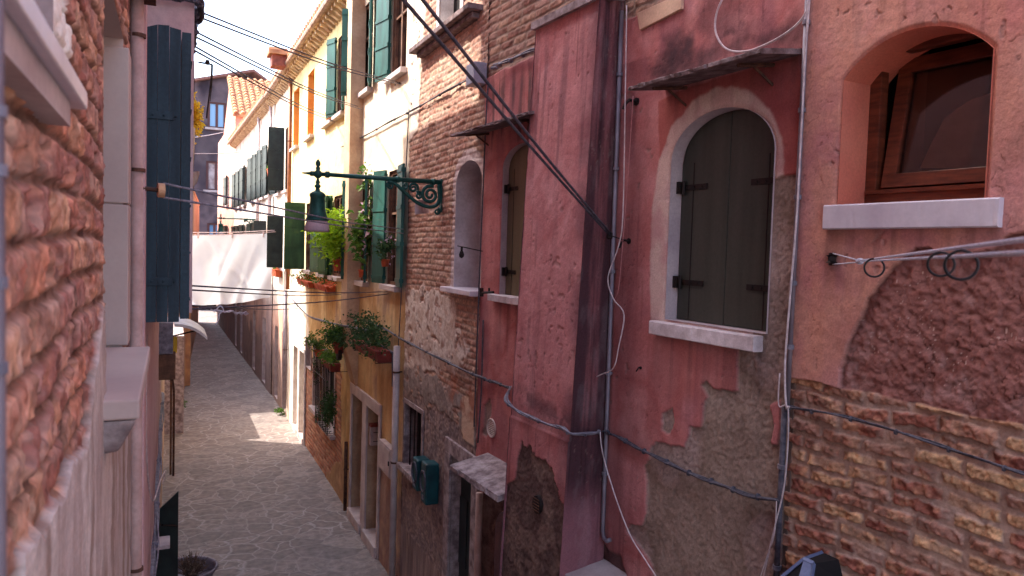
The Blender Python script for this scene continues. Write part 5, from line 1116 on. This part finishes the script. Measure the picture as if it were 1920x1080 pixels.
# the sheet
b = MB(); nx, nz = 90, 46; A_ = onY(351, 440, YS); B_ = onY(516, 437, YS); H_ = [A_.z - onY(345, 572, YS).z, A_.z - onY(505, 566, YS).z]
vs = []
for j in range(nz + 1):
    f = j / nz
    for i in range(nx + 1):
        g = i / nx; p = A_.lerp(B_, g + (.5 - g) * .05 * f - .02 * f); sag = -.02 * math.sin(math.pi * g)
        fold = .07 * f * math.sin(g * 13 + 3 * f) + .035 * math.sin(g * 17 - 9 * f) * f + .03 * math.sin(g * 9 + 8 * f) * f + .05 * math.exp(-((g - .3 - .1 * f) / .04) ** 2) * f + .06 * math.exp(-((g - .82 + .25 * f) / .05) ** 2) * f
        fold = fold * 1.9 + .09 * math.exp(-((g - .15 - .75 * f) / .05) ** 2) * f ** .5 - .07 * math.exp(-((g - .55 + .3 * f) / .035) ** 2) * (1 - f) * f * 3; vs.append(p + Vector((0, fold + .10 * f * f, sag - f * (H_[0] * (1 - g) + H_[1] * g) * (1 + .035 * math.sin(math.pi * g)))))
for g_ in (.12, .5, .86):
    p = A_.lerp(B_, g_); q = MB(); q.box(p.x - .018, p.x + .018, p.y - .02, p.y + .02, p.z - .1, p.z + .04); tag(q.build('clothes_peg', M['wire'], bevel=.004), 'pale clothes peg holding the top edge of the white sheet', 'clothes peg', 'pegs holding the sheet')
b.add(vs, [(j * (nx + 1) + i, j * (nx + 1) + i + 1, (j + 1) * (nx + 1) + i + 1, (j + 1) * (nx + 1) + i) for j in range(nz) for i in range(nx)])
sh = b.build('bed_sheet', M['sheet'], smooth=True); tag(sh, 'white bed sheet hung out to dry across the alley', 'sheet')

# ------------------------------------------------------------------ street lamps
def make_lamp():
    root = thing('street_lamp', 'green cast iron street lamp on a long scrolled bracket fixed to the brick house', 'street lamp', (0, 0, 0)); g = M['castgreen']
    Ln = 1.40
    b = MB(); b.tube([(0, 0, 0), (-Ln - .06, 0, 0)], .028, 12, .022)
    for x in (-.52, -1.30, -.1): b.tube([(x - .02, 0, 0), (x + .02, 0, 0)], .036, 12)
    b.lathe((-Ln, 0, -.05), [(.012, 0), (.038, .02), (.045, .05), (.038, .075), (.02, .09), (.026, .11), (.016, .13), (.028, .15), (.026, .175), (.01, .20), (0.001, .21)], 14)
    b.tube([(-Ln - .04, 0, 0), (-Ln - .08, 0, 0)], .028, 10); b.tube([(-Ln - .08, 0, 0), (-Ln - .17, 0, 0)], .018, 10, .006); b.build('arm', g, root, smooth=True)
    # scroll bracket
    def spiral(cx, cz, r0, r1, a0, turns, n=44): return [Vector((cx + (r0 + (r1 - r0) * t) * math.cos(a0 + turns * 2 * math.pi * t), 0, cz + (r0 + (r1 - r0) * t) * math.sin(a0 + turns * 2 * math.pi * t))) for t in np.linspace(0, 1, n)]
    b = MB(); b.tube(smoothp([Vector(p) for p in ((-.64, 0, -.03), (-.55, 0, -.05), (-.42, 0, -.15), (-.30, 0, -.24), (-.18, 0, -.285), (-.10, 0, -.285), (-.045, 0, -.25), (-.02, 0, -.18), (-.03, 0, -.08), (-.03, 0, -.02))]), .021, 8)
    b.build('bracket_curve', g, root, smooth=True)
    for (cx, cz, r0, a0, tn, th) in ((-.135, -.15, .105, 1.2, 1.9, .013), (-.335, -.085, .058, -.4, 1.6, .010), (-.27, -.165, .045, 2.2, -1.5, .009), (-.44, -.07, .04, 1.4, -1.3, .008), (-.60, -.075, .045, .6, 1.7, .008), (-.045, -.335, .038, 1.4, -1.4, .009)):
        b = MB(); b.tube(spiral(cx, cz, r0, r0 * .15, a0, tn), th * 1.6, 7, th * 1.2); b.build('scroll', g, root, smooth=True)
    b = MB(); b.box(-.012, .004, -.03, .03, -.34, .04); b.build('wall_plate', g, root, bevel=.004)
    b = MB(); b.lathe((-Ln, 0, -.50), [(.12, 0), (.122, .012), (.105, .04), (.098, .07), (.090, .09), (.083, .12), (.077, .25), (.086, .262), (.084, .285), (.060, .305), (.028, .32), (.02, .35), (.034, .36), (.034, .375), (.018, .39), (.026, .41), (.014, .44), (.014, .48)], 24); b.build('hood', g, root, smooth=True)
    b = MB(); b.lathe((-Ln, 0, -.62), [(.122, 0), (.132, .012), (.130, .04), (.120, .09), (.106, .125), (.098, .13)], 24, caps=False); o = b.build('globe', M['lampglass'], root, smooth=True); s_ = o.modifiers.new('s', 'SOLIDIFY'); s_.thickness = .004
    b = MB(); b.lathe((-Ln, 0, -.60), [(.02, 0), (.035, .03), (.03, .08), (.02, .12)], 12); b.build('bulb', M['whitepaint'], o)
    return root
lamp = make_lamp(); lamp.location = W2.at(828, 342, .0)
def copy_tree(o, parent=None):
    c = o.copy(); COL.objects.link(c)
    if parent is not None: c.parent = parent
    for ch in list(o.children): copy_tree(ch, c)
    return c
l2 = copy_tree(lamp); l2['label'] = 'distant green street lamp hanging above the white sheet'; lp = onY(414, 409, 28.0); l2.location = (lp.x + 1.40, 28.0, lp.z); 

# ------------------------------------------------------------------ plants
def leaves(b, c, rad, n, size, seed, droop=0, flat=.5):
    rr = random.Random(seed); c = Vector(c)
    cl = [Vector((rr.gauss(0, .45), rr.gauss(0, .45), rr.gauss(0, .45))) for _ in range(max(4, n // 40))]
    for i in range(n):
        k = cl[rr.randrange(len(cl))]; p = Vector((k.x + rr.gauss(0, .25), k.y + rr.gauss(0, .25), k.z + rr.gauss(0, .25)))
        p = Vector((p.x * rad[0], p.y * rad[1], p.z * rad[2] - droop * (p.x ** 2 + p.y ** 2) * rad[2])) + c
        a = Vector((rr.uniform(-1, 1), rr.uniform(-1, 1), rr.uniform(-.4, 1))).normalized(); e = a.cross(Vector((rr.uniform(-1, 1), rr.uniform(-1, 1), rr.uniform(-1, 1)))).normalized(); s = size * rr.uniform(.5, 1.3)
        m_ = p + a * s * .5 + Vector((0, 0, s * .08)); b.add([p, m_ + e * s * .28, p + a * s - Vector((0, 0, s * .2)), m_ - e * s * .28], [(0, 1, 2, 3)])
    return b
def stems(b, c, n, h, spread, seed, r=.004):
    rr = random.Random(seed); c = Vector(c)
    for i in range(n):
        d = Vector((rr.gauss(0, spread), rr.gauss(0, spread), h * rr.uniform(.5, 1.1))); b.tube([c + Vector((rr.gauss(0, spread * .3), rr.gauss(0, spread * .3), 0)), c + d * .5 + Vector((0, 0, h * .05)), c + d], r, 4, r * .4)
    return b
def pot(b, c, r, h): b.lathe(c, [(r * .72, 0), (r * .95, h * .82), (r * 1.08, h * .84), (r * 1.08, h), (r * .96, h), (r * .9, h * .86), (.01, h * .85)], 18, caps=False); return b
def trough(b, W, u0, u1, n0, n1, z0, z1):
    k = [W.pt(u0 + .03, n0, z0), W.pt(u1 - .03, n0, z0), W.pt(u1 - .03, n1 - .03, z0), W.pt(u0 + .03, n1 - .03, z0), W.pt(u0, n0, z1), W.pt(u1, n0, z1), W.pt(u1, n1, z1), W.pt(u0, n1, z1)]; b.hexa(k)
    b.wbox(W, u0 - .01, u1 + .01, n0, n1 + .012, z1 + .001, z1 + .02); return b
def potplant(label, W, x, y, r, h, rad, n, size, lm, seed, dist=.2, fl=None, cat='potted plant', up=.9):
    u, z = W.uz(x, y, dist); c = W.pt(u, dist, z); root = thing('potted_plant', label, cat, c)
    pot(MB(), c, r, h).build('pot', M['terracotta'], root, smooth=True); f = c + Vector((0, 0, h + rad[2] * up))
    leaves(MB(), f, rad, n, size, seed).build('foliage', M[lm], root); stems(MB(), c + Vector((0, 0, h * .8)), 9, h + rad[2], rad[0] * .4, seed).build('stem', M['woodold'], root)
    if fl: leaves(MB(), f, [a * 1.05 for a in rad], n // 8, size * .8, seed + 1).build('flowers', M[fl], root)
    return root
potplant('bushy bright green plant in a terracotta pot beside the cream chimney stack', W2, 634, 508, .09, .2, (.30, .36, .36), 2400, .085, 'leafbright', 21, .26, up=1.0)
potplant('spindly fern with drooping fronds in the window beside the chimney stack', W2, 679, 520, .06, .12, (.14, .16, .5), 520, .12, 'leaf', 22, .14, 'flowerpink', up=1.2)
potplant('pale flowering plant trailing from the green shuttered cream house window', W2, 722, 500, .06, .1, (.14, .16, .18), 420, .05, 'leafdark', 23, .18, 'flowerpink')
def boxplant(label, W, xa, xb, y, h, rad, n, size, lm, seed, fl=None, pm='terracotta', n0=.03, n1=.2, hang=0, nm='flower_box'):
    ua, ub = sorted((W.u(xa, y, n1), W.u(xb, y, n1))); z = W.z((xa + xb) / 2, y, n1); c = W.pt((ua + ub) / 2, (n0 + n1) / 2, z); root = thing(nm, label, 'flower box', c)
    trough(MB(), W, ua, ub, n0, n1, z, z + h).build('box', M[pm], root); f = c + Vector((0, 0, h + rad[2] * .6 - hang))
    leaves(MB(), f, (rad[0], (ub - ua) * .55, rad[2]), n, size, seed).build('foliage', M[lm], root)
    if fl: leaves(MB(), f, (rad[0], (ub - ua) * .6, rad[2] * .9), n // 3, size, seed + 1).build('flowers', M[fl], root)
    q = MB()
    for u in (ua + .05, ub - .05): q.tube([W.pt(u, .0, z - .01), W.pt(u, n1, z - .01), W.pt(u, n1 + .01, z + h * .6)], .006, 5)
    q.build('holder', M['iron'], root)
    return root
boxplant('box of red flowers under the further olive shutters of the yellow house', W2, 556, 578, 536, .1, (.14, .3, .12), 500, .05, 'leaf', 31, 'flower')
boxplant('box of orange flowers under the nearer green shutters of the yellow house', W2, 588, 612, 545, .1, (.14, .3, .12), 500, .05, 'leaf', 32, 'flower')
boxplant('long dark red planter with a bushy dark shrub and cactus on the cream corner', W2, 662, 706, 668, .14, (.22, .5, .26), 1500, .055, 'leafdark', 33, None, 'redpot', .08, .3)
lg = W2.at(636, 640, .25); R3 = thing('potted_shrub', 'round green shrub left of the dark red planter', 'potted plant', lg)
pot(MB(), lg + Vector((0, 0, -.2)), .1, .18).build('pot', M['redpot'], R3); leaves(MB(), lg + Vector((0, 0, .08)), (.2, .3, .17), 1300, .05, 34).build('foliage', M['leafdark'], R3); leaves(MB(), lg + Vector((.0, 0, .1)), (.22, .3, .18), 500, .05, 35).build('new_growth', M['leaf'], R3)
q = MB(); q.tube([W2.at(636, 660, .0), lg + Vector((0, 0, -.2))], .01, 5); q.tube([lg + Vector((.03, 0, -.21)), lg + Vector((-.03, 0, -.21))], .11, 10); q.build('holder', M['iron'], R3)
b = MB(); c = W2.at(675, 655, .2) 
for i in range(11): 
    a = i * 2.4; rr = .04 * math.sqrt(i) * .7; b.lathe(c + Vector((rr * math.cos(a), rr * math.sin(a) * 2, 0)), [(.02, 0), (.03, .04), (.03, .10 + .03 * (i % 4)), (.022, .16 + .03 * (i % 4)), (.005, .19 + .03 * (i % 4))], 8)
tag(b.build('cactus', M['leafdark'], smooth=True), 'clump of grey green cactus stems in the dark red planter', 'cactus')
potplant('green bush in a small pot on the upper grille of the yellow house', W2, 598, 668, .09, .12, (.17, .2, .13), 700, .05, 'leaf', 36, .25)
boxplant('bright green trailing plant in a dark red box on the window grille', W2, 604, 618, 692, .12, (.17, .34, .12), 800, .055, 'leaf', 37, None, 'redpot', .15, .34)
hv = W2.at(616, 770, .24); iv = thing('ivy', 'dark ivy hanging at the foot of the grilled window', 'ivy', hv - Vector((0, 0, .3))); leaves(MB(), hv, (.14, .36, .34), 1100, .05, 38).build('foliage', M['leafdark'], iv); stems(MB(), hv - Vector((0, 0, .3)), 14, .6, .1, 38).build('stem', M['woodold'], iv)
iv = thing('ivy', 'reddish thin creeper climbing left of the grilled window', 'ivy', W2.at(590, 720, .05)); leaves(MB(), W2.at(592, 690, .08), (.08, .3, .28), 260, .045, 39).build('foliage', M['leafdark'], iv); stems(MB(), W2.at(592, 712, .06), 10, .5, .12, 39).build('stem', M['redpot'], iv)
boxplant('orange flower box below the first window of the white house', W2, 500, 515, 326, .2, (.1, .2, .06), 120, .05, 'leaf', 40, 'flower', 'terracotta')
boxplant('small terracotta box under the lower window of the white house', W2, 508, 516, 518, .18, (.1, .2, .06), 160, .05, 'leaf', 41, 'flower', 'terracotta')
yc_ = onY(370, 218, 9.6); root = thing('potted_plant', 'bright yellow potted bush on the edge of the jutting pink floor', 'potted plant', yc_ - Vector((.1, 0, .35)))
leaves(MB(), yc_ + Vector((-.08, 0, 0)), (.11, .16, .17), 900, .07, 42).build('foliage', M['leafyellow'], root); pot(MB(), yc_ - Vector((.14, 0, .42)), .08, .16).build('pot', M['terracotta'], root)
q = MB(); q.tube([yc_ - Vector((.3, 0, .43)), yc_ - Vector((.05, 0, .43))], .012, 5); q.build('holder', M['iron'], root); stems(MB(), yc_ - Vector((.12, 0, .3)), 10, .35, .07, 42).build('stem', M['woodold'], root)
for (x, y, s, lab) in ((336, 764, .16, 'tuft of green weeds at the foot of the left wall'), (521, 778, .14, 'tuft of weeds at the foot of the lit white door')):
    g_ = onZ(x, y, 0); b = leaves(MB(), g_ + Vector((0, 0, s * .6)), (s, s * 1.4, s * .7), 260, .06, int(x)); 
    for v_i in range(len(b.v)): b.v[v_i] = (b.v[v_i][0], b.v[v_i][1], max(.004, b.v[v_i][2]))
    tag(b.build('weeds', M['leaf']), lab, 'weeds')

# ------------------------------------------------------------------ gas meters, notices, small boxes
for i, (x0, x1, y0, y1, lab) in enumerate(((778, 792, 858, 918, 'dark green meter box under the barred window, left of a pair'), (790, 813, 866, 944, 'dark green meter box nearest the dark door, right of a pair'))):
    u0, u1, z0, z1 = rectpx(W2, x0, x1, y0, y1, .12); root = thing('meter_box', lab, 'meter box', W2.pt((u0 + u1) / 2, 0, z0), 'pair of green meter boxes')
    u0, u1 = (u0 + u1) / 2 - .10, (u0 + u1) / 2 + .10
    b = MB(); b.wbox(W2, u0, u1, 0.01, .17, z0, z1); b.build('housing', M['meter'], root, bevel=.02)
    b = MB(); P = [W2.pt((u0 + u1) / 2 + .09 * math.cos(t), .175, (z0 + z1) / 2 + .02 + .12 * math.sin(t)) for t in np.linspace(0, 2 * math.pi, 21)]; b.tube(P + [P[1]], .012, 6); b.build('rim', M['cable'], root)
    b = MB(); b.wbox(W2, u0 + .07, u1 - .07, .171, .178, z0 + .05, z0 + .10); b.build('tag_plate', M['cablegrey'], root)
u0, u1, z0, z1 = rectpx(W2, 714, 736, 832, 888, .06); root = thing('electric_cabinet', 'tall off white electric cabinet beside the nearer of the twin doorways', 'cabinet', W2.pt(u0, 0, z0))
b = MB(); b.wbox(W2, u0, u1, .005, .09, z0, z1); b.build('housing', M['stone'], root, bevel=.008); b = MB(); b.wbox(W2, u0 + .03, u1 - .03, .091, .097, z0 + .03, z1 - .03); b.build('door', M['stone'], root, bevel=.002); b = MB(); b.wbox(W2, u0 + .04, u0 + .06, .097, .11, (z0 + z1) / 2 - .03, (z0 + z1) / 2 + .03); b.build('lock', M['iron'], root)
D = D2; root = thing('mail_shelf', 'grey wooden letter box under a red shelf inside the nearer twin doorway', 'letter box', W2.pt(D[1] - .05, -.2, D[3] - .7))
Wd = Wall((W2.pt(D[1], 0, 0).x, D[1]), (1, 0), -1)
b = MB(); b.wbox(Wd, .02, .34, .002, .10, D[3] - .62, D[3] - .33); b.build('box', M['stone'], root, bevel=.006); b = MB(); b.wbox(Wd, .01, .35, .002, .13, D[3] - .32, D[3] - .28); b.build('shelf', M['redpot'], root); b = MB(); b.wbox(Wd, .06, .30, .101, .106, D[3] - .42, D[3] - .41); b.wbox(Wd, .06, .30, .101, .106, D[3] - .56, D[3] - .55); b.build('slot', M['iron'], root)
# metal hood at the bottom right
root = thing('lantern_hood', 'blue grey folded metal hood of a wall lantern at the bottom edge', 'wall lantern', W1.at(1500, 1100, .1))
u, z = W1.uz(1505, 1052, .2); b = MB(); k = [W1.pt(u + .07, .01, z - .10), W1.pt(u - .10, .01, z - .10), W1.pt(u - .10, .26, z - .10), W1.pt(u + .07, .26, z - .10), W1.pt(u + .035, .01, z + .0), W1.pt(u - .065, .01, z + .0), W1.pt(u - .045, .17, z), W1.pt(u + .015, .17, z)]
b.hexa([p.copy() for p in k]); b.build('hood', M['dark'], root)
b = MB()
for a, c in ((3, 7), (2, 6), (6, 7), (4, 7), (2, 3), (0, 3), (0, 4)): b.tube([k[a] + W1.n * .004, k[c] + W1.n * .004], .011, 4)
b.hexa([k[7] + Vector((0, 0, .004)), k[6] + Vector((0, 0, .004)), k[2] + Vector((0, 0, .006)), (k[2] * .55 + k[3] * .45) + Vector((0, 0, .006)), k[7] + Vector((0, 0, .012)), k[6] + Vector((0, 0, .012)), k[2] + Vector((0, 0, .014)), (k[2] * .55 + k[3] * .45) + Vector((0, 0, .014))]); b.build('rim', M['bluehood'], root)
b = MB(); b.wbox(W1, u - .08, u + .05, .02, .22, z - .40, z - .104); b.build('lantern_glass', M['glass'], root, bevel=.006)

# ------------------------------------------------------------------ left side things
vx = onY(258, 450, 3.3).x
root = thing('drainpipe', 'pale pink painted drainpipe close on the left beside the brick', 'drainpipe', (vx, 3.3, 0)); b = MB(); b.tube([(vx, 3.3, .2), (vx - .005, 3.3, 5.57)], .024, 14); b.build('tube', M['pipepink'], root, smooth=True)
for z in (5.42, 4.9, 3.3): b = MB(); b.tube([(vx, 3.3, z - .007), (vx, 3.3, z + .007)], .0275, 14); b.box(vx - .05, vx - .02, 3.29, 3.31, z - .007, z + .007); b.build('clip', M['rust'], root)
b = MB(); b.box(-.18, -.06, 3.2, 3.4, 5.57, 5.61); tag(b.build('rusty_ledge', M['rust']), 'rusty metal ledge at the top of the pink drainpipe', 'ledge')
# blue green shutter seen face on
Yl = 3.95; A = onY(272, 330, Yl); B = onY(338, 330, Yl); zt1 = onY(320, 48, Yl).z; zb1 = onY(300, 604, Yl).z
root = thing('open_shutter', 'large weathered blue green shutter folded open against the sky on the left', 'shutter', (A.x, Yl, zb1))
b = MB(); nb = 3; w_ = (B.x - A.x) / nb
for i in range(nb):
    x0 = A.x + i * w_ + .001; x1 = x0 + w_ - .002; za = zt1 - (.022 if i == 0 else .003 if i == 1 else .006); zb_ = zt1 - (.003 if i == 0 else .0 if i == 1 else .014)
    b.hexa([(x0, Yl, zb1), (x1, Yl, zb1), (x1, Yl + .035, zb1), (x0, Yl + .035, zb1), (x0, Yl, za), (x1, Yl, zb_), (x1, Yl + .035, zb_), (x0, Yl + .035, za)])
b.build('leaf', M['shutblue'], root)
b = MB(); b.box(B.x + .004, B.x + .045, Yl + .05, Yl + .38, zb1 + .01, zt1 - .01); 
for z in np.linspace(zb1 + .1, zt1 - .15, 6): b.box(B.x + .0455, B.x + .05, Yl + .05, Yl + .38, z, z + .008)
b.build('leaf', M['shutblue'], root)
for z in (onY(300, 216, Yl).z, onY(300, 528, Yl).z):
    b = MB(); b.box(A.x + .002, B.x - .03, Yl - .008, Yl - .001, z - .02, z + .02)
    for k in range(3): b.lathe((A.x + .03 + k * .05, Yl - .01, z - .004), [(.006, 0), (.006, .008)], 8)
    b.build('strap_hinge', M['shutblue'], root, bevel=.002)
b = MB(); b.tube([(A.x - .01, Yl + .02, zb1 + .05), (A.x - .01, Yl + .02, zt1 - .05)], .008, 6); b.build('hinge_pin', M['rust'], root)
# blurred cable in the foreground
b = MB(); b.tube([(-.104, .58, 3.0), (-.1035, .58, 4.6), (-.105, .58, 6.5)], .0055, 8)
root = thing('foreground_cable', 'blurred grey cable running down the near brick at the left edge', 'cable', (-.104, .58, 3)); b.build('tube', M['pipegrey'], root, smooth=True)
for y in (210, 320, 530, 690): b = MB(); p = onY(10, y, .58); b.tube([(-.104, .58, p.z - .004), (-.104, .58, p.z + .004)], .0075, 8); b.box(-.155, -.104, .578, .582, p.z - .002, p.z + .002); b.build('clip', M['cablegrey'], root)
# cable run low on the pale pink wall
pp = [Vector((-.085, y, 2.62 + .05 * math.sin(y))) for y in (3.9, 4.5, 5.3, 6.2, 7.5, 9, 11)]
tag(bundle(pp, 9, .006, .022, 14).build('cable_bundle', M['cablegrey'], smooth=True), 'thick silvery cable bundle running along the pale pink left wall', 'cable')
single('wall_cable', 'thin white cord looping down the pale pink left wall', 'cable', [Vector((-.12, 4.6, 4.1)), Vector((-.12, 4.7, 3.4)), Vector((-.1, 5.4, 2.9)), Vector((-.06, 6.4, 2.75)), Vector((-.03, 7.5, 2.5)), Vector((-.06, 7.6, 2.35))], .005, 'wire')
root = thing('left_meter_box', 'grey brown meter box on the left wall below the white canopy', 'meter box', (-.1, 9.5, 3)); A = onY(316, 600, 9.5); B = onY(329, 712, 9.5); C1 = onY(329, 665, 9.5)
b = MB(); b.box(-.15, B.x, 9.5, 9.8, B.z, C1.z); b.build('housing', M['woodold'], root, bevel=.01); b = MB(); b.box(-.15, onY(325, 600, 9.5).x, 9.52, 9.8, C1.z + .004, onY(320, 606, 9.5).z); b.build('cover', M['cablegrey'], root, bevel=.01)
b = MB(); cy = 9.6; P = []
for i in range(13):
    t = i / 12; x = onY(327 + 62 * t, 600, cy).x; P.append((x, onY(327 + 62 * t, 607 + 3 * t + 22 * t ** 2.6, cy).z))
vs = []
for (x, z) in P: vs += [(x, cy, z), (x, cy + .9, z), (x, cy, z - .035), (x, cy + .9, z - .035)]
n = len(P); fs = []
for i in range(n - 1):
    a = i * 4; c = a + 4; fs += [(a, c, c + 1, a + 1), (a + 2, a + 3, c + 3, c + 2), (a, a + 2, c + 2, c), (a + 1, c + 1, c + 3, a + 3)]
fs += [(0, 1, 3, 2), ((n - 1) * 4, (n - 1) * 4 + 2, (n - 1) * 4 + 3, (n - 1) * 4 + 1)]
root = thing('door_canopy', 'curved white canopy over a door on the left wall', 'canopy', (0, cy, P[0][1])); b.add(vs, fs).build('hood', M['whitepaint'], root)
b = MB(); b.tube([(-.14, cy + .1, P[0][1] - .2), (P[8][0], cy + .1, P[8][1] - .03)], .01, 6); b.build('bracket', M['iron'], root)
b = MB(); p = onY(327, 662, 10); b.box(p.x - .02, p.x + .03, 10, 10.1, p.z, p.z + .2); tag(b.build('yellow_sign', M['yellow'], bevel=.01), 'small yellow plastic tag hanging beside the left meter box', 'tag')
root = thing('standpipe', 'brown pipe standing on the paving against the left wall', 'pipe', (.07, 14.6, 0)); p = onZ(325, 892, 0); b = MB(); b.tube([p, (p.x, p.y, 1.7), (p.x - .03, p.y, 1.95), (p.x - .12, p.y, 2.0)], .022, 10); b.build('tube', M['rust'], root, smooth=True); b = MB(); b.tube([p + Vector((-.05, .1, .0)), p + Vector((-.05, .1, 2.3))], .02, 8); b.build('cable', M['woodold'], root)
# dark green open door leaf at street level
Yd = 8.0; root = thing('ground_shutter', 'black green ground floor shutter standing open at the left edge of the paving', 'shutter', (-.1, Yd, .5)); tl_ = onY(300, 965, Yd); tr = onY(335, 930, Yd + .1); 
b = MB(); b.hexa([(tl_.x - .04, Yd, .5), (tr.x, Yd + .25, .5), (tr.x, Yd + .29, .5), (tl_.x - .04, Yd + .04, .5), (tl_.x - .04, Yd, tl_.z + .02), (tr.x, Yd + .25, tr.z), (tr.x, Yd + .29, tr.z), (tl_.x - .04, Yd + .04, tl_.z + .02)]); b.build('leaf', M['shutdark'], root, bevel=.006)
b = MB(); b.tube([(tl_.x + .02, Yd - .02, tl_.z - .1), (tr.x - .01, Yd + .22, tr.z - .35)], .012, 6); b.build('rail', M['iron'], root)
pg = onY(308, 1012, Yd - .3); b = MB(); b.box(pg.x - .08, pg.x + .05, Yd - .5, Yd - .25, pg.z - .02, pg.z + .02); tag(b.build('stone_sill', M['stone'], bevel=.008), 'small pale sill below the black green open shutter', 'sill')
# big white planter with dried stems
pc = onY(351, 1064, 8.6); root = thing('planter', 'round whitish planter of dried stems at the bottom of the alley', 'planter', (pc.x, 8.6, 0)); rr = .30; zt2 = pc.z
b = MB(); b.lathe((pc.x, 8.6, 0), [(.2, .3), (.26, zt2 - .1), (rr, zt2 - .03), (rr + .015, zt2 - .015), (rr + .012, zt2), (rr - .012, zt2), (rr - .025, zt2 - .03), (rr - .04, zt2 - .12), (.001, zt2 - .13)], 40); b.build('pot', M['pipegrey'], root, smooth=True)
b = MB(); b.lathe((pc.x, 8.6, 0), [(.24, .0), (.24, .06), (.16, .1), (.16, .29), (.2, .298)], 24); b.build('stand', M['stone'], root)
b = stems(MB(), (pc.x + .03, 8.6, zt2 - .12), 170, .24, .10, 61, .004); b.build('dry_stems', M['drygrass'], root); leaves(MB(), (pc.x + .03, 8.6, zt2 + .0), (.13, .13, .09), 500, .03, 62).build('dry_leaves', M['drygrass'], root)
# clothes line bracket, cream pipe, plastic bag on the far left
b = MB(); Yb = 10.5; q = [onY(x, y, Yb) for x, y in ((363, 300), (363, 115), (375, 117), (397, 121))]; b.tube(q, .012, 6); b.tube([onY(397, 119, Yb), onY(396, 150, Yb), onY(391, 190, Yb), onY(387, 222, Yb)], .010, 5); b.tube([onY(399, 121, Yb), onY(398, 150, Yb), onY(394, 190, Yb)], .005, 4); b.lathe(onY(389, 117, Yb) - Vector((0, 0, .03)), [(.02, 0), (.03, .03), (.02, .06)], 8)
tag(b.build('line_bracket', M['iron']), 'black iron line bracket with a hanging rope against the sky', 'bracket')
root = thing('corner_pipe', 'cream pipe down the edge of the jutting pink floor', 'pipe', onX(356, 560, .16)); b = MB(); pz = [onY(x, y, 5.6) for x, y in ((362, 240), (358, 330), (357, 430), (354, 560))]; b.tube(pz, .014, 8); b.build('tube', mat('cream pipe', C(210, 180, 140), None, 4, .6), root, smooth=True)
b = MB(); pz2 = [p + Vector((-.03, 0, 0)) for p in pz]; b.tube(pz2, .006, 6); b.build('cable', M['wire'], root)
b = MB(); p = onY(360, 338, 5.5); rr_ = random.Random(3); vs = []
for j in range(6):
    for i in range(6): vs.append(p + Vector((-.035 + .085 * i / 5 * (1 - .09 * j) + rr_.uniform(-.006, .006), rr_.uniform(-.02, .02), .06 - .12 * j / 5 + rr_.uniform(-.006, .006))))
b.add(vs, [(j * 6 + i, j * 6 + i + 1, j * 6 + i + 7, j * 6 + i + 6) for j in range(5) for i in range(5)]); o = b.build('plastic_bag', M['plastic'], smooth=True); tag(o, 'crumpled cloudy plastic bag tied to the cream corner pipe', 'bag'); s_ = o.modifiers.new('s', 'SOLIDIFY'); s_.thickness = .006
